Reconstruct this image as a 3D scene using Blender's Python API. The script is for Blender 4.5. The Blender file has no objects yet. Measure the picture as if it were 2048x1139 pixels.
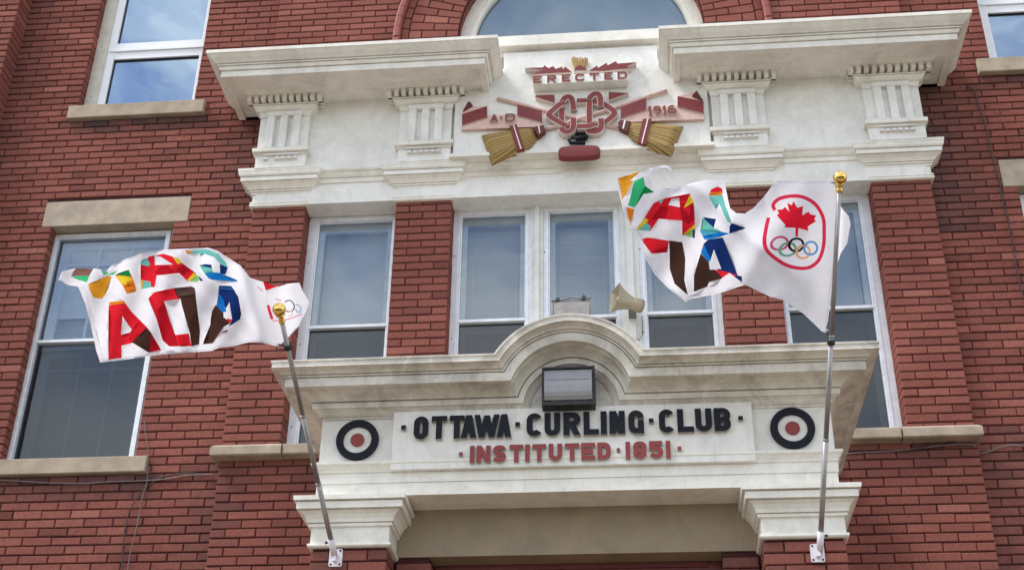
import bpy, bmesh, math, random
import numpy as np
from mathutils import Vector, Matrix
from mathutils.geometry import delaunay_2d_cdt
random.seed(7); rng = np.random.default_rng(7)
scene = bpy.context.scene
C = scene.collection
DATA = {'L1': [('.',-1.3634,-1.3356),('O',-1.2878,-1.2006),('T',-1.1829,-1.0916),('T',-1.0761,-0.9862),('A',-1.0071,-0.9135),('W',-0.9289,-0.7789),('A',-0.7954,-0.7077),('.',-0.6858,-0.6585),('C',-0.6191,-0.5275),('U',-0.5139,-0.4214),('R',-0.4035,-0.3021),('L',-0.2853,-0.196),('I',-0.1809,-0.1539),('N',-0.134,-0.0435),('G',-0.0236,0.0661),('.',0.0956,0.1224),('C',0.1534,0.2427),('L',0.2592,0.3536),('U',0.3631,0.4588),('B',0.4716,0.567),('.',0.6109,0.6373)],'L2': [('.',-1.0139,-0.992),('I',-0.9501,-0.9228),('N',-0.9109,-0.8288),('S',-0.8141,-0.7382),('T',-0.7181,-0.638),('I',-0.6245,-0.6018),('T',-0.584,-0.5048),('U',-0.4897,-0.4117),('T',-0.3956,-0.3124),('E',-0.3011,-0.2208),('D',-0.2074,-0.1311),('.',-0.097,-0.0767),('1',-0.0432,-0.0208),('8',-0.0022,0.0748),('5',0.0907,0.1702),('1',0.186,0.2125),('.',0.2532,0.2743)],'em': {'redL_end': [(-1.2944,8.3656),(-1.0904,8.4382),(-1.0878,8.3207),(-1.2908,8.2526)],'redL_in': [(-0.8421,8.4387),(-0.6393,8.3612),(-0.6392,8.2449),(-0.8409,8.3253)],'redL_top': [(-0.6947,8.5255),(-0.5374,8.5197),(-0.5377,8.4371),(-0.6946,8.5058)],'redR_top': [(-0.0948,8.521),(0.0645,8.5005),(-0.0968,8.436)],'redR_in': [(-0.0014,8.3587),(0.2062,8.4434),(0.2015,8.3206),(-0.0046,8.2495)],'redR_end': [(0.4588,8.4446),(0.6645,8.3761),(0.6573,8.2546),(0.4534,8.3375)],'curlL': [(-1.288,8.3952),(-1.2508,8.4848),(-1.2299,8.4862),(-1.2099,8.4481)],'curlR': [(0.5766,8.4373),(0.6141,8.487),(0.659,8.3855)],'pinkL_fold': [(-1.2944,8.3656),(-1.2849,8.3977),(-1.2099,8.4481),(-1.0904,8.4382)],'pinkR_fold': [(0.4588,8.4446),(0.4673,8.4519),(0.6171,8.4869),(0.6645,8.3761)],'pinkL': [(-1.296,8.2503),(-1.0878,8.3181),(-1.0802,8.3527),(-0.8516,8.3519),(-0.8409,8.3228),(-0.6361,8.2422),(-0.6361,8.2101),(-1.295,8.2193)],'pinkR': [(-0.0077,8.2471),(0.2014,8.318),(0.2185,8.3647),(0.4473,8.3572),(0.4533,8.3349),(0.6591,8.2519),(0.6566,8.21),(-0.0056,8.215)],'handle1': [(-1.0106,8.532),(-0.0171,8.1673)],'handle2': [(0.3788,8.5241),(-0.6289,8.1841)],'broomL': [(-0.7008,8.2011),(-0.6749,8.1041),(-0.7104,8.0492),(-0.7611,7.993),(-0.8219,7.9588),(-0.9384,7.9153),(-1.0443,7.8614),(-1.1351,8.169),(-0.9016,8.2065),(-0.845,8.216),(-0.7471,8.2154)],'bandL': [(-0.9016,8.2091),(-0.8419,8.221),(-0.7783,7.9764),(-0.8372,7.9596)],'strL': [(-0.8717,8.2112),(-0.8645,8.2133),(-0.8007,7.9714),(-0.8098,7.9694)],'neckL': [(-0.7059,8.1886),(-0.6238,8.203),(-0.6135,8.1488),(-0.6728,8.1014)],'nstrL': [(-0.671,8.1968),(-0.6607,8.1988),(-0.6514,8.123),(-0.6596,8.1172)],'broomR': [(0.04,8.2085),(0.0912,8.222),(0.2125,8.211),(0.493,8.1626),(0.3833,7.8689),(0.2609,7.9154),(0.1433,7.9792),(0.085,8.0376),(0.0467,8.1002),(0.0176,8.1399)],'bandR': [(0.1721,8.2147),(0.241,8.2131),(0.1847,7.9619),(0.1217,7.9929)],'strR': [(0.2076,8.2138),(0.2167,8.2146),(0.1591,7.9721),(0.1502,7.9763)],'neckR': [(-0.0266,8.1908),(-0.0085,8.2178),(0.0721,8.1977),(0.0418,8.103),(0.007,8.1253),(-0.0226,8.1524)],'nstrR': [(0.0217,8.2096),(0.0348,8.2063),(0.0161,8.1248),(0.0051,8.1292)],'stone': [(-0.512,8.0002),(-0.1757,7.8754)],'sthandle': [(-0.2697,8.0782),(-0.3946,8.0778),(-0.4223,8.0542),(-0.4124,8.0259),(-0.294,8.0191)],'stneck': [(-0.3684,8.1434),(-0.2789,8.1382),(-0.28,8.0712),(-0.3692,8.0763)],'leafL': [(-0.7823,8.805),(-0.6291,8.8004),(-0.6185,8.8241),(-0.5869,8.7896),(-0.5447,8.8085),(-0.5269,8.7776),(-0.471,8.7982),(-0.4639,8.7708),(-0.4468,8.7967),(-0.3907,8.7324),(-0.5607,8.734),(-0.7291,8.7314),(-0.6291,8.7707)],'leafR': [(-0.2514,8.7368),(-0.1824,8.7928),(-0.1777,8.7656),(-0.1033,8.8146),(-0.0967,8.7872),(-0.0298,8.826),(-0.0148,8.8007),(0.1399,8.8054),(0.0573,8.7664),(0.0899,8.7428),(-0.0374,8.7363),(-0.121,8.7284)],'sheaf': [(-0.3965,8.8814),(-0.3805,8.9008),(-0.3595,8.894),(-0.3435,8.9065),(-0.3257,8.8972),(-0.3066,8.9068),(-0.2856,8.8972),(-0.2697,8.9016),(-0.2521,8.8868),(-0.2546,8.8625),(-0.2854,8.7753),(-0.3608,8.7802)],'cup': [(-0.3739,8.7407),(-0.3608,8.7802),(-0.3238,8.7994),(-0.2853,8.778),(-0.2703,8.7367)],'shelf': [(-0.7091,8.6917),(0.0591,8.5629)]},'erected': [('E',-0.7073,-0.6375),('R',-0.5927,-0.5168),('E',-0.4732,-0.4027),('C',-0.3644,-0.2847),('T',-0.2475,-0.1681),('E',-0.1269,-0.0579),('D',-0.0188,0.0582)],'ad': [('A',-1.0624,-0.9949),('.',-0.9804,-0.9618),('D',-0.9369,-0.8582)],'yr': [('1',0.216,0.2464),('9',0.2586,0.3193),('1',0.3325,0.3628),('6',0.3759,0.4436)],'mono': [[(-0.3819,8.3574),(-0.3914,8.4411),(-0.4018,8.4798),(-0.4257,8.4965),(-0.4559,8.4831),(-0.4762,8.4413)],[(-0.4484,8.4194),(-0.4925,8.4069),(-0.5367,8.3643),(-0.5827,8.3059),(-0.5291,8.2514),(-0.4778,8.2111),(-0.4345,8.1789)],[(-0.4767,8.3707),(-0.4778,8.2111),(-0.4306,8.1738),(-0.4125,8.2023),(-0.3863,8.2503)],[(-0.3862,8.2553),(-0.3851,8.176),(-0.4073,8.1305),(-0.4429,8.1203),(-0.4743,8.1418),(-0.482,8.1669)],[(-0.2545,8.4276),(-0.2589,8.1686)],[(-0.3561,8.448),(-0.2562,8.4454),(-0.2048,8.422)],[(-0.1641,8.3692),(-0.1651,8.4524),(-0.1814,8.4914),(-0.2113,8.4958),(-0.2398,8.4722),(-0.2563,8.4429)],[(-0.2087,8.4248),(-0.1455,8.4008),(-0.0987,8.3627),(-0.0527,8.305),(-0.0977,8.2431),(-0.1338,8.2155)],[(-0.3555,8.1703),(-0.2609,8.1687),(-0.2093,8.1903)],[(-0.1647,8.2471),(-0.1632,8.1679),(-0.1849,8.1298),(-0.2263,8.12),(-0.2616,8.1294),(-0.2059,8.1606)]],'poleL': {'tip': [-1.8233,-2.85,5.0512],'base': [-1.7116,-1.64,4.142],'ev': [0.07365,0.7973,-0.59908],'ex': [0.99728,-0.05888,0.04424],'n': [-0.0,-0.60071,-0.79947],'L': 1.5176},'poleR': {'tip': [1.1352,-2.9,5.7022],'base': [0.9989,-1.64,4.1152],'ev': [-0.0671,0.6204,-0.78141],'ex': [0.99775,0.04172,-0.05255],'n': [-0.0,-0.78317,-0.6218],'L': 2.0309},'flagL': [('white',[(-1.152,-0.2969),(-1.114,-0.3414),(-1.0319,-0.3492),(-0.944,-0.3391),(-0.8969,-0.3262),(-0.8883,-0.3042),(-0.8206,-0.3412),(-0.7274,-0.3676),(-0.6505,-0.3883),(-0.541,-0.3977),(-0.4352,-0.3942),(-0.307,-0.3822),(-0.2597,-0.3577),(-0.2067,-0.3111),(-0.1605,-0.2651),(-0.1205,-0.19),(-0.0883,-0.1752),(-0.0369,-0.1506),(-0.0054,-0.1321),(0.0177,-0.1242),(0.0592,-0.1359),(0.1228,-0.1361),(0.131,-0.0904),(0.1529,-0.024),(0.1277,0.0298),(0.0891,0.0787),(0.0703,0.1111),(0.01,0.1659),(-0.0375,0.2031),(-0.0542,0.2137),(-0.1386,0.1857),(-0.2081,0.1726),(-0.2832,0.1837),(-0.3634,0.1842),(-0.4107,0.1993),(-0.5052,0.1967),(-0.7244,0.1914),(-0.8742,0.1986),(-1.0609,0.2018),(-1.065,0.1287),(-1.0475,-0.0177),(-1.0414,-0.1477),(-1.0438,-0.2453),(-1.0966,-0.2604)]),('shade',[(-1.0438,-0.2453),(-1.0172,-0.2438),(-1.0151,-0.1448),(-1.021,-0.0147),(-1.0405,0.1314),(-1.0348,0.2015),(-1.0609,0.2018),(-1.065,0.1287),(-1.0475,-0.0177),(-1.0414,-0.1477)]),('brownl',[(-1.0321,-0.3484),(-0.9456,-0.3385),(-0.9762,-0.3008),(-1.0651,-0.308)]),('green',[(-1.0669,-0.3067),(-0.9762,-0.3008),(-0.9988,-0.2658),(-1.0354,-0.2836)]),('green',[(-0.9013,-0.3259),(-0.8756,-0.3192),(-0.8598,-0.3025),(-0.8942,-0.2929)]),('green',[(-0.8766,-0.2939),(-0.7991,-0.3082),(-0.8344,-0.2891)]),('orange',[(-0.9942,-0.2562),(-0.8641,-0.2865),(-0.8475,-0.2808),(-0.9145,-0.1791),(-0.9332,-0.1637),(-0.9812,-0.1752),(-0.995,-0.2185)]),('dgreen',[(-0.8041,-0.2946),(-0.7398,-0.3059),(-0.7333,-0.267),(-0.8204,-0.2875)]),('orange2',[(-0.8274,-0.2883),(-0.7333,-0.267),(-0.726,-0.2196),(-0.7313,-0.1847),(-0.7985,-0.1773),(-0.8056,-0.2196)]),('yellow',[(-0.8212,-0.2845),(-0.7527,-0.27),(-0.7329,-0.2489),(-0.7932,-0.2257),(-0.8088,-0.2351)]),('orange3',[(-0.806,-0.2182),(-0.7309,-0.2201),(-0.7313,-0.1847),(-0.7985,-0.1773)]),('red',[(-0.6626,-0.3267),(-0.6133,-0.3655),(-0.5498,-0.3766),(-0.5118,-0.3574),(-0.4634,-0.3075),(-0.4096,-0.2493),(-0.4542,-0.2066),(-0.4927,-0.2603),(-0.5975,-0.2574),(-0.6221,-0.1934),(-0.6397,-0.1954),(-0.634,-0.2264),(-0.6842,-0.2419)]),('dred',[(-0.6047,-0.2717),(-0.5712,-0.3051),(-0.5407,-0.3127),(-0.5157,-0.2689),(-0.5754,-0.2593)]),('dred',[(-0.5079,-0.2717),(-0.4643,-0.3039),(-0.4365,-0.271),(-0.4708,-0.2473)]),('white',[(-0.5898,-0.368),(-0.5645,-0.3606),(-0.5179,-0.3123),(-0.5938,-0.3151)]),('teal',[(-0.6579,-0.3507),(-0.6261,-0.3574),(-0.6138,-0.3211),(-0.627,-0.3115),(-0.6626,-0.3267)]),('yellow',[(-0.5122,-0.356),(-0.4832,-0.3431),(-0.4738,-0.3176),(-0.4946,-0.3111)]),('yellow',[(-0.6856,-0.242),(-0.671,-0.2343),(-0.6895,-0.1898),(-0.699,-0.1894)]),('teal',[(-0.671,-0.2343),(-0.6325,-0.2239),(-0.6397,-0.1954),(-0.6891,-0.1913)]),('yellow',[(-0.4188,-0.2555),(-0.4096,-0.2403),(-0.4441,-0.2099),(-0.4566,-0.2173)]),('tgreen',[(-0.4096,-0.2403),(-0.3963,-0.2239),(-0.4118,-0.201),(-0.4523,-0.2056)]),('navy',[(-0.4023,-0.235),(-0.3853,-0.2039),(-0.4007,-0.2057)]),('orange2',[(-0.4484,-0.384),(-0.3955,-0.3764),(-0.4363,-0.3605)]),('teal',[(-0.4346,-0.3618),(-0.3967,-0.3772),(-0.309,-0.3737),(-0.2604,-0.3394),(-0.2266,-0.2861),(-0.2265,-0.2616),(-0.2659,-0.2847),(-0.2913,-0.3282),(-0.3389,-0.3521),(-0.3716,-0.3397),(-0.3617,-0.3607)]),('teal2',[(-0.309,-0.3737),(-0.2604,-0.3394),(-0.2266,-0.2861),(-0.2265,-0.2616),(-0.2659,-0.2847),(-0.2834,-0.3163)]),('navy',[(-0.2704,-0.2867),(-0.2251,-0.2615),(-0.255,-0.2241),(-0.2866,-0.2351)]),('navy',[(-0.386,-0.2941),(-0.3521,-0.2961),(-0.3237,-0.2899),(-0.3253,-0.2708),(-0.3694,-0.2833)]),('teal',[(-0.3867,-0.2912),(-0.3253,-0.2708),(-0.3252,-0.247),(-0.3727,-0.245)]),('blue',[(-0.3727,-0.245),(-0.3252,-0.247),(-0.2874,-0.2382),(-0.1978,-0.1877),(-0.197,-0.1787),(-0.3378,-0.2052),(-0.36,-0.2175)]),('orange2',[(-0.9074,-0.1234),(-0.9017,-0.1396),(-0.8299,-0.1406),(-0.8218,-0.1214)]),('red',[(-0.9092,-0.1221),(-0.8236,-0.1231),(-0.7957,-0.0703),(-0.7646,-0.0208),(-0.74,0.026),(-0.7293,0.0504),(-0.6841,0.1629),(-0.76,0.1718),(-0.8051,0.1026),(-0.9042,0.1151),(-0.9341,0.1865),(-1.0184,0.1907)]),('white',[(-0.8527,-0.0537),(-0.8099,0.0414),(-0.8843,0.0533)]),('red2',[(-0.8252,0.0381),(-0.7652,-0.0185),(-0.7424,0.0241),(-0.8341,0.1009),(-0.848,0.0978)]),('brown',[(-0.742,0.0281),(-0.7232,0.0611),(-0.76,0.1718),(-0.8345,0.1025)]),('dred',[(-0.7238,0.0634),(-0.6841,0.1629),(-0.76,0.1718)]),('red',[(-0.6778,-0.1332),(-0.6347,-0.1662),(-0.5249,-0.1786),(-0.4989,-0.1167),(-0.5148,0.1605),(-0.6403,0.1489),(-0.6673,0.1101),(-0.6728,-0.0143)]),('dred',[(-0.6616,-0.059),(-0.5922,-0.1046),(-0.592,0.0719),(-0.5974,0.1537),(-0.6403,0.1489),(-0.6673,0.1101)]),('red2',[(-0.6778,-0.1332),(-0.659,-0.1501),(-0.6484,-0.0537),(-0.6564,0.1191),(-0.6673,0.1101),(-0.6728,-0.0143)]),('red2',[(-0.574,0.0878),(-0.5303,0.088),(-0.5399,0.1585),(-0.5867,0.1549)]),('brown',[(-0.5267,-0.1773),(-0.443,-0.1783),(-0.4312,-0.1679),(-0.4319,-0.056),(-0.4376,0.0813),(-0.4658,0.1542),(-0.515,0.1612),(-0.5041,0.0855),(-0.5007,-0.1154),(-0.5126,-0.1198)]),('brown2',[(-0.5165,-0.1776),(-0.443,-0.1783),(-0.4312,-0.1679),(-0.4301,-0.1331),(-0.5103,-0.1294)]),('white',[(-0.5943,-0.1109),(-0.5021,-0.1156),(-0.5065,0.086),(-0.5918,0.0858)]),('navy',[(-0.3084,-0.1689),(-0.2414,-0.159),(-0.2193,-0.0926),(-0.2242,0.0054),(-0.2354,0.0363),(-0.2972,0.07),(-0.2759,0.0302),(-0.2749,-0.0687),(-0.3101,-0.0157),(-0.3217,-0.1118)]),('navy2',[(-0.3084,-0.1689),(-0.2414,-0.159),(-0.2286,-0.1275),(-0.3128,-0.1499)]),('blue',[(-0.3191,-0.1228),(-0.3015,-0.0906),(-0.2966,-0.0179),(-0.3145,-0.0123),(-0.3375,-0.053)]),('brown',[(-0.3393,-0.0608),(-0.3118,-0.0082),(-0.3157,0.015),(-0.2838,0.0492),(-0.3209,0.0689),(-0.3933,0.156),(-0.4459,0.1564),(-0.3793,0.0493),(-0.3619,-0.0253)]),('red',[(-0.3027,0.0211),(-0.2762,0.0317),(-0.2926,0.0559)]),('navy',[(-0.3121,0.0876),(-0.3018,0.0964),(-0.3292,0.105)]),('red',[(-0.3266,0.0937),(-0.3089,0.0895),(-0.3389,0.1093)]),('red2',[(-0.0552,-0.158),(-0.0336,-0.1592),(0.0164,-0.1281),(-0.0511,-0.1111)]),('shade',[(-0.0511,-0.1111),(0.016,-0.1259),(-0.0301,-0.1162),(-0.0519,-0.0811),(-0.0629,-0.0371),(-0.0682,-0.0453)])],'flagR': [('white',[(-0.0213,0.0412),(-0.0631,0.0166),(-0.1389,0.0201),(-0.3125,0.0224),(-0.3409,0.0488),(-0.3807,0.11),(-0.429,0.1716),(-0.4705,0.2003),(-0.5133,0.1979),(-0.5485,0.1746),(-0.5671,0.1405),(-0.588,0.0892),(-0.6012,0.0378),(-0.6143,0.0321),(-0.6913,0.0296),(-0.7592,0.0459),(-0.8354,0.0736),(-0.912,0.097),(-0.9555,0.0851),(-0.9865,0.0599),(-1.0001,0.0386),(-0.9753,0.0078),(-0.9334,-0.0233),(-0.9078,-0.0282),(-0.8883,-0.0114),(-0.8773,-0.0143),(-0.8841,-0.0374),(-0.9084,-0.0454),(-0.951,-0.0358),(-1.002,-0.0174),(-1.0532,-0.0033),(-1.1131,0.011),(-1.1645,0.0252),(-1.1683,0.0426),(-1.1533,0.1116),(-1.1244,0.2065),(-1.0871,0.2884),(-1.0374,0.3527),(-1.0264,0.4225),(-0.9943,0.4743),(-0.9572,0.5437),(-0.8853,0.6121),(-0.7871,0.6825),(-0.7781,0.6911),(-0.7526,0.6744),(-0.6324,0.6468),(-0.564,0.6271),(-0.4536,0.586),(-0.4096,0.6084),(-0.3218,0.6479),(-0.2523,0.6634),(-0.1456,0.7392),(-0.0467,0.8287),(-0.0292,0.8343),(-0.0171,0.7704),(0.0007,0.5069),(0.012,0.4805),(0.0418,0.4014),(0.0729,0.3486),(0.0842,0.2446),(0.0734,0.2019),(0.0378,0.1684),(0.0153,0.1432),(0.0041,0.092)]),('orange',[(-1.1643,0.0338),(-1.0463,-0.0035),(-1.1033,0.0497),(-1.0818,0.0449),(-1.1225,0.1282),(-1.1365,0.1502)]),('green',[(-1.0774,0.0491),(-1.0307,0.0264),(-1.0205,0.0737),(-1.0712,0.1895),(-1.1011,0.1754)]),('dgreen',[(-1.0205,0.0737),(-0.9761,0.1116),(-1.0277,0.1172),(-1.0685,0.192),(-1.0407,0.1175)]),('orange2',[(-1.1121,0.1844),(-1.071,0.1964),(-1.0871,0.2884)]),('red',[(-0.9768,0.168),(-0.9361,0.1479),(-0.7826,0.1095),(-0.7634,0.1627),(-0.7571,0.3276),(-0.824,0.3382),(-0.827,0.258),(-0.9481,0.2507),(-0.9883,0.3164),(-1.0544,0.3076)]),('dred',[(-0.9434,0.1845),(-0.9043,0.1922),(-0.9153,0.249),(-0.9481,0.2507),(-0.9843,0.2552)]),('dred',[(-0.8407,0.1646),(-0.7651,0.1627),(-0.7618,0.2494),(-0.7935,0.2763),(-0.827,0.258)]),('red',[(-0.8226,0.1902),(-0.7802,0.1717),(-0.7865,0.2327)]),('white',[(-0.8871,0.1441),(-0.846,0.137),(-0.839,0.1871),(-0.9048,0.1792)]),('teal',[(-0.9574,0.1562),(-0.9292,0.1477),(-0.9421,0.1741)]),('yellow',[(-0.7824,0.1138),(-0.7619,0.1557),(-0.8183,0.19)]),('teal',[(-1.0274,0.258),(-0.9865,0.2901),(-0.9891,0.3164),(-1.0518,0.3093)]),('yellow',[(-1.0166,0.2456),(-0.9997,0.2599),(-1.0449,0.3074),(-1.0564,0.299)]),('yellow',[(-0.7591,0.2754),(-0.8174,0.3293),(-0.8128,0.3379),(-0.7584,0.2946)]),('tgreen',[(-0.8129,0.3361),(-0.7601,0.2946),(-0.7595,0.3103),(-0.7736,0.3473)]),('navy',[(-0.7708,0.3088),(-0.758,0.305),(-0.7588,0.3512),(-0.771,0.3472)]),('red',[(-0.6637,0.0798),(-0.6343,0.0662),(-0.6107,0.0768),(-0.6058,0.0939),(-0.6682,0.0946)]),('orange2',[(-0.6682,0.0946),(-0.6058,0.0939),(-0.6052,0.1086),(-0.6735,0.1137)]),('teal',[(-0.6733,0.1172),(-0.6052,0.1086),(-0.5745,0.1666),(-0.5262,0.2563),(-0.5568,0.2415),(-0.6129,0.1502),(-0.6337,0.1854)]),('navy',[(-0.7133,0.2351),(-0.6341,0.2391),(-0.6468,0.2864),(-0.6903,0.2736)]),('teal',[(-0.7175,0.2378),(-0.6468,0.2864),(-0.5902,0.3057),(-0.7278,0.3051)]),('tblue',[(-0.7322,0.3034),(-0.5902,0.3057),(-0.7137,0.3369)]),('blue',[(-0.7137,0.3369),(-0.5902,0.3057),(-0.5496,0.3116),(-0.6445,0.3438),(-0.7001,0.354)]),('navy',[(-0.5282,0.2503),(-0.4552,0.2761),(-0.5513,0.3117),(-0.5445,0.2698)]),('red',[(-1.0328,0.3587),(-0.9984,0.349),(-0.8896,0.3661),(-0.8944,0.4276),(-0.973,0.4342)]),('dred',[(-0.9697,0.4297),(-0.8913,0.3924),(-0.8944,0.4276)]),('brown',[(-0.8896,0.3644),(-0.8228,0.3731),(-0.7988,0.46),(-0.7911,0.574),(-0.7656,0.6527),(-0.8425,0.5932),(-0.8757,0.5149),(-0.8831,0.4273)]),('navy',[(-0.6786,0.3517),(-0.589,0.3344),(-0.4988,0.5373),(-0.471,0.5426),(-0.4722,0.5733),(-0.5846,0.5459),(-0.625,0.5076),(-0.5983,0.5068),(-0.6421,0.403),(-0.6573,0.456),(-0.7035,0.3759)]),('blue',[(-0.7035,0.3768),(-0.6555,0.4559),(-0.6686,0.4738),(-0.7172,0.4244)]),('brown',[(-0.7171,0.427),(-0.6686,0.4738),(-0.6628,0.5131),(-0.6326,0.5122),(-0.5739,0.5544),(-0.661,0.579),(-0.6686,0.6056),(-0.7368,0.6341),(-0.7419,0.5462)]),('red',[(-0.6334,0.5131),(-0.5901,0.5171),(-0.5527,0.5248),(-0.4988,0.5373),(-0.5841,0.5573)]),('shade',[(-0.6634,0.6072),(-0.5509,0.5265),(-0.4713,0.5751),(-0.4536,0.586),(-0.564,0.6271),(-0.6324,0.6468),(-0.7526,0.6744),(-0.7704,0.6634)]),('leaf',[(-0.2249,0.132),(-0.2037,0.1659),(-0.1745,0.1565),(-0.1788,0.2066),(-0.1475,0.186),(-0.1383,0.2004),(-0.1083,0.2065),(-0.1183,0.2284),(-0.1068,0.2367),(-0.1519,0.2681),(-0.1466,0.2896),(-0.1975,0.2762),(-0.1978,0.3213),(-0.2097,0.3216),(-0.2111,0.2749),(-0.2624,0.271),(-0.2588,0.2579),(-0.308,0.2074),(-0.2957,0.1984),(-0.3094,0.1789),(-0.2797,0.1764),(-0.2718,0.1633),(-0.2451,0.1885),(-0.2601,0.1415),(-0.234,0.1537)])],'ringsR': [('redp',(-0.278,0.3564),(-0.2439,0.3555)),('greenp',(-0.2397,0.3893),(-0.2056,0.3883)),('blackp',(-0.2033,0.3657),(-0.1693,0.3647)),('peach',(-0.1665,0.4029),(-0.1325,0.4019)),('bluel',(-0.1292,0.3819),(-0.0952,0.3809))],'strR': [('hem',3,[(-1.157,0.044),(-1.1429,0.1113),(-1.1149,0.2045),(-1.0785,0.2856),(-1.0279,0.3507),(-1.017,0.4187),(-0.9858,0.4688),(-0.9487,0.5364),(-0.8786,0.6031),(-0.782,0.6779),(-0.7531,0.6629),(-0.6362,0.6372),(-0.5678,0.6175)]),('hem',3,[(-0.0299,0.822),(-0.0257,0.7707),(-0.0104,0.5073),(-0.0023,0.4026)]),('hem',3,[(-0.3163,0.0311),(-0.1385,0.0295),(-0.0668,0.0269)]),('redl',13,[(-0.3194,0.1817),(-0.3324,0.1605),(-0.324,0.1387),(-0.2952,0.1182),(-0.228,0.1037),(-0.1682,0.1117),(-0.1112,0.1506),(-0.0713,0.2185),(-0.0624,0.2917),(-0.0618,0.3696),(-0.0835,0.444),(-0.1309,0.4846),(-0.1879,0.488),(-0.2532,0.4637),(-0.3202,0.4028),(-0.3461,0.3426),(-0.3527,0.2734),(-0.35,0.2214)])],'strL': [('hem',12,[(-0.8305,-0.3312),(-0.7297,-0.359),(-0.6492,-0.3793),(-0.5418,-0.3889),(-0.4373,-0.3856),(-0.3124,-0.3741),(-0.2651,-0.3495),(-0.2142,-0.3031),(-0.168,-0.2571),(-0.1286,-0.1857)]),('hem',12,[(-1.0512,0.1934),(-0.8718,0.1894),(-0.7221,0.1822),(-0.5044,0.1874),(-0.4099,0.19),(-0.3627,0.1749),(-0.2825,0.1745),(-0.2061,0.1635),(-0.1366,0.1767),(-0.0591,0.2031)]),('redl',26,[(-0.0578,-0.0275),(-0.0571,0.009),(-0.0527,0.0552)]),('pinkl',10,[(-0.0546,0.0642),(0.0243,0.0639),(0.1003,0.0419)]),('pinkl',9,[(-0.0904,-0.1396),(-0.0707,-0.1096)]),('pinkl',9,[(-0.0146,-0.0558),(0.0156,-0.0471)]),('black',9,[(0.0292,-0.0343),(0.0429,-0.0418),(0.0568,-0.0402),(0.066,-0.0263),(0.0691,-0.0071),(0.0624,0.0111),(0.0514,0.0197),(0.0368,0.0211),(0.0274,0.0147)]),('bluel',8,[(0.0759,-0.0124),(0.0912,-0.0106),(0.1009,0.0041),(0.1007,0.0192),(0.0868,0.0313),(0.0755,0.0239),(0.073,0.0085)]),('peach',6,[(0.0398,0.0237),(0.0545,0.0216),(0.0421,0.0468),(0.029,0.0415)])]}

# ------------------------------------------------------------------ materials
MATS = {}
def nodes(name):
    m = bpy.data.materials.new(name); m.use_nodes = True
    nt = m.node_tree; b = nt.nodes['Principled BSDF']; MATS[name] = m
    return m, nt, b
def N(nt, t, **kw):
    n = nt.nodes.new(t)
    for k, v in kw.items(): setattr(n, k, v)
    return n
def noise(nt, scale, detail=5, rough=.6, vec=None, dist=0):
    n = N(nt, 'ShaderNodeTexNoise'); n.inputs['Scale'].default_value = scale
    n.inputs['Detail'].default_value = detail; n.inputs['Roughness'].default_value = rough
    n.inputs['Distortion'].default_value = dist
    if vec is not None: nt.links.new(vec, n.inputs['Vector'])
    return n
def ramp(nt, src, stops):
    r = N(nt, 'ShaderNodeValToRGB'); el = r.color_ramp.elements
    el[0].position, el[0].color = stops[0][0], (*stops[0][1], 1)
    el[1].position, el[1].color = stops[-1][0], (*stops[-1][1], 1)
    for p, c in stops[1:-1]:
        e = el.new(p); e.color = (*c, 1)
    nt.links.new(src, r.inputs['Fac']); return r
def mix(nt, fac, a, b, mode='MIX'):
    n = N(nt, 'ShaderNodeMix', data_type='RGBA', blend_type=mode)
    for key, v in ((0, fac), (6, a), (7, b)):
        if hasattr(v, 'is_output'): nt.links.new(v, n.inputs[key])
        elif key == 0: n.inputs[0].default_value = v
        else: n.inputs[key].default_value = (*v, 1)
    return n.outputs[2]
def objvec(nt, scale=(1, 1, 1)):
    tc = N(nt, 'ShaderNodeTexCoord'); mp = N(nt, 'ShaderNodeMapping'); mp.inputs['Scale'].default_value = scale
    nt.links.new(tc.outputs['Object'], mp.inputs['Vector']); return mp.outputs['Vector']
def bump(nt, b, src, strength, dist=.01):
    bn = N(nt, 'ShaderNodeBump'); bn.inputs['Strength'].default_value = strength; bn.inputs['Distance'].default_value = dist
    nt.links.new(src, bn.inputs['Height']); nt.links.new(bn.outputs['Normal'], b.inputs['Normal'])
def simple(name, col, rough=.6, metal=0, var=.12, scale=30, bstr=.15, spec=.4):
    m, nt, b = nodes(name)
    v = objvec(nt); n = noise(nt, scale, vec=v)
    lo = tuple(c * (1 - var) for c in col); hi = tuple(min(1, c * (1 + var)) for c in col)
    r = ramp(nt, n.outputs['Fac'], [(.3, lo), (.7, hi)])
    nt.links.new(r.outputs['Color'], b.inputs['Base Color'])
    b.inputs['Roughness'].default_value = rough; b.inputs['Metallic'].default_value = metal
    b.inputs['Specular IOR Level'].default_value = spec
    if bstr: bump(nt, b, n.outputs['Fac'], bstr, .004)
    return m
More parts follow.
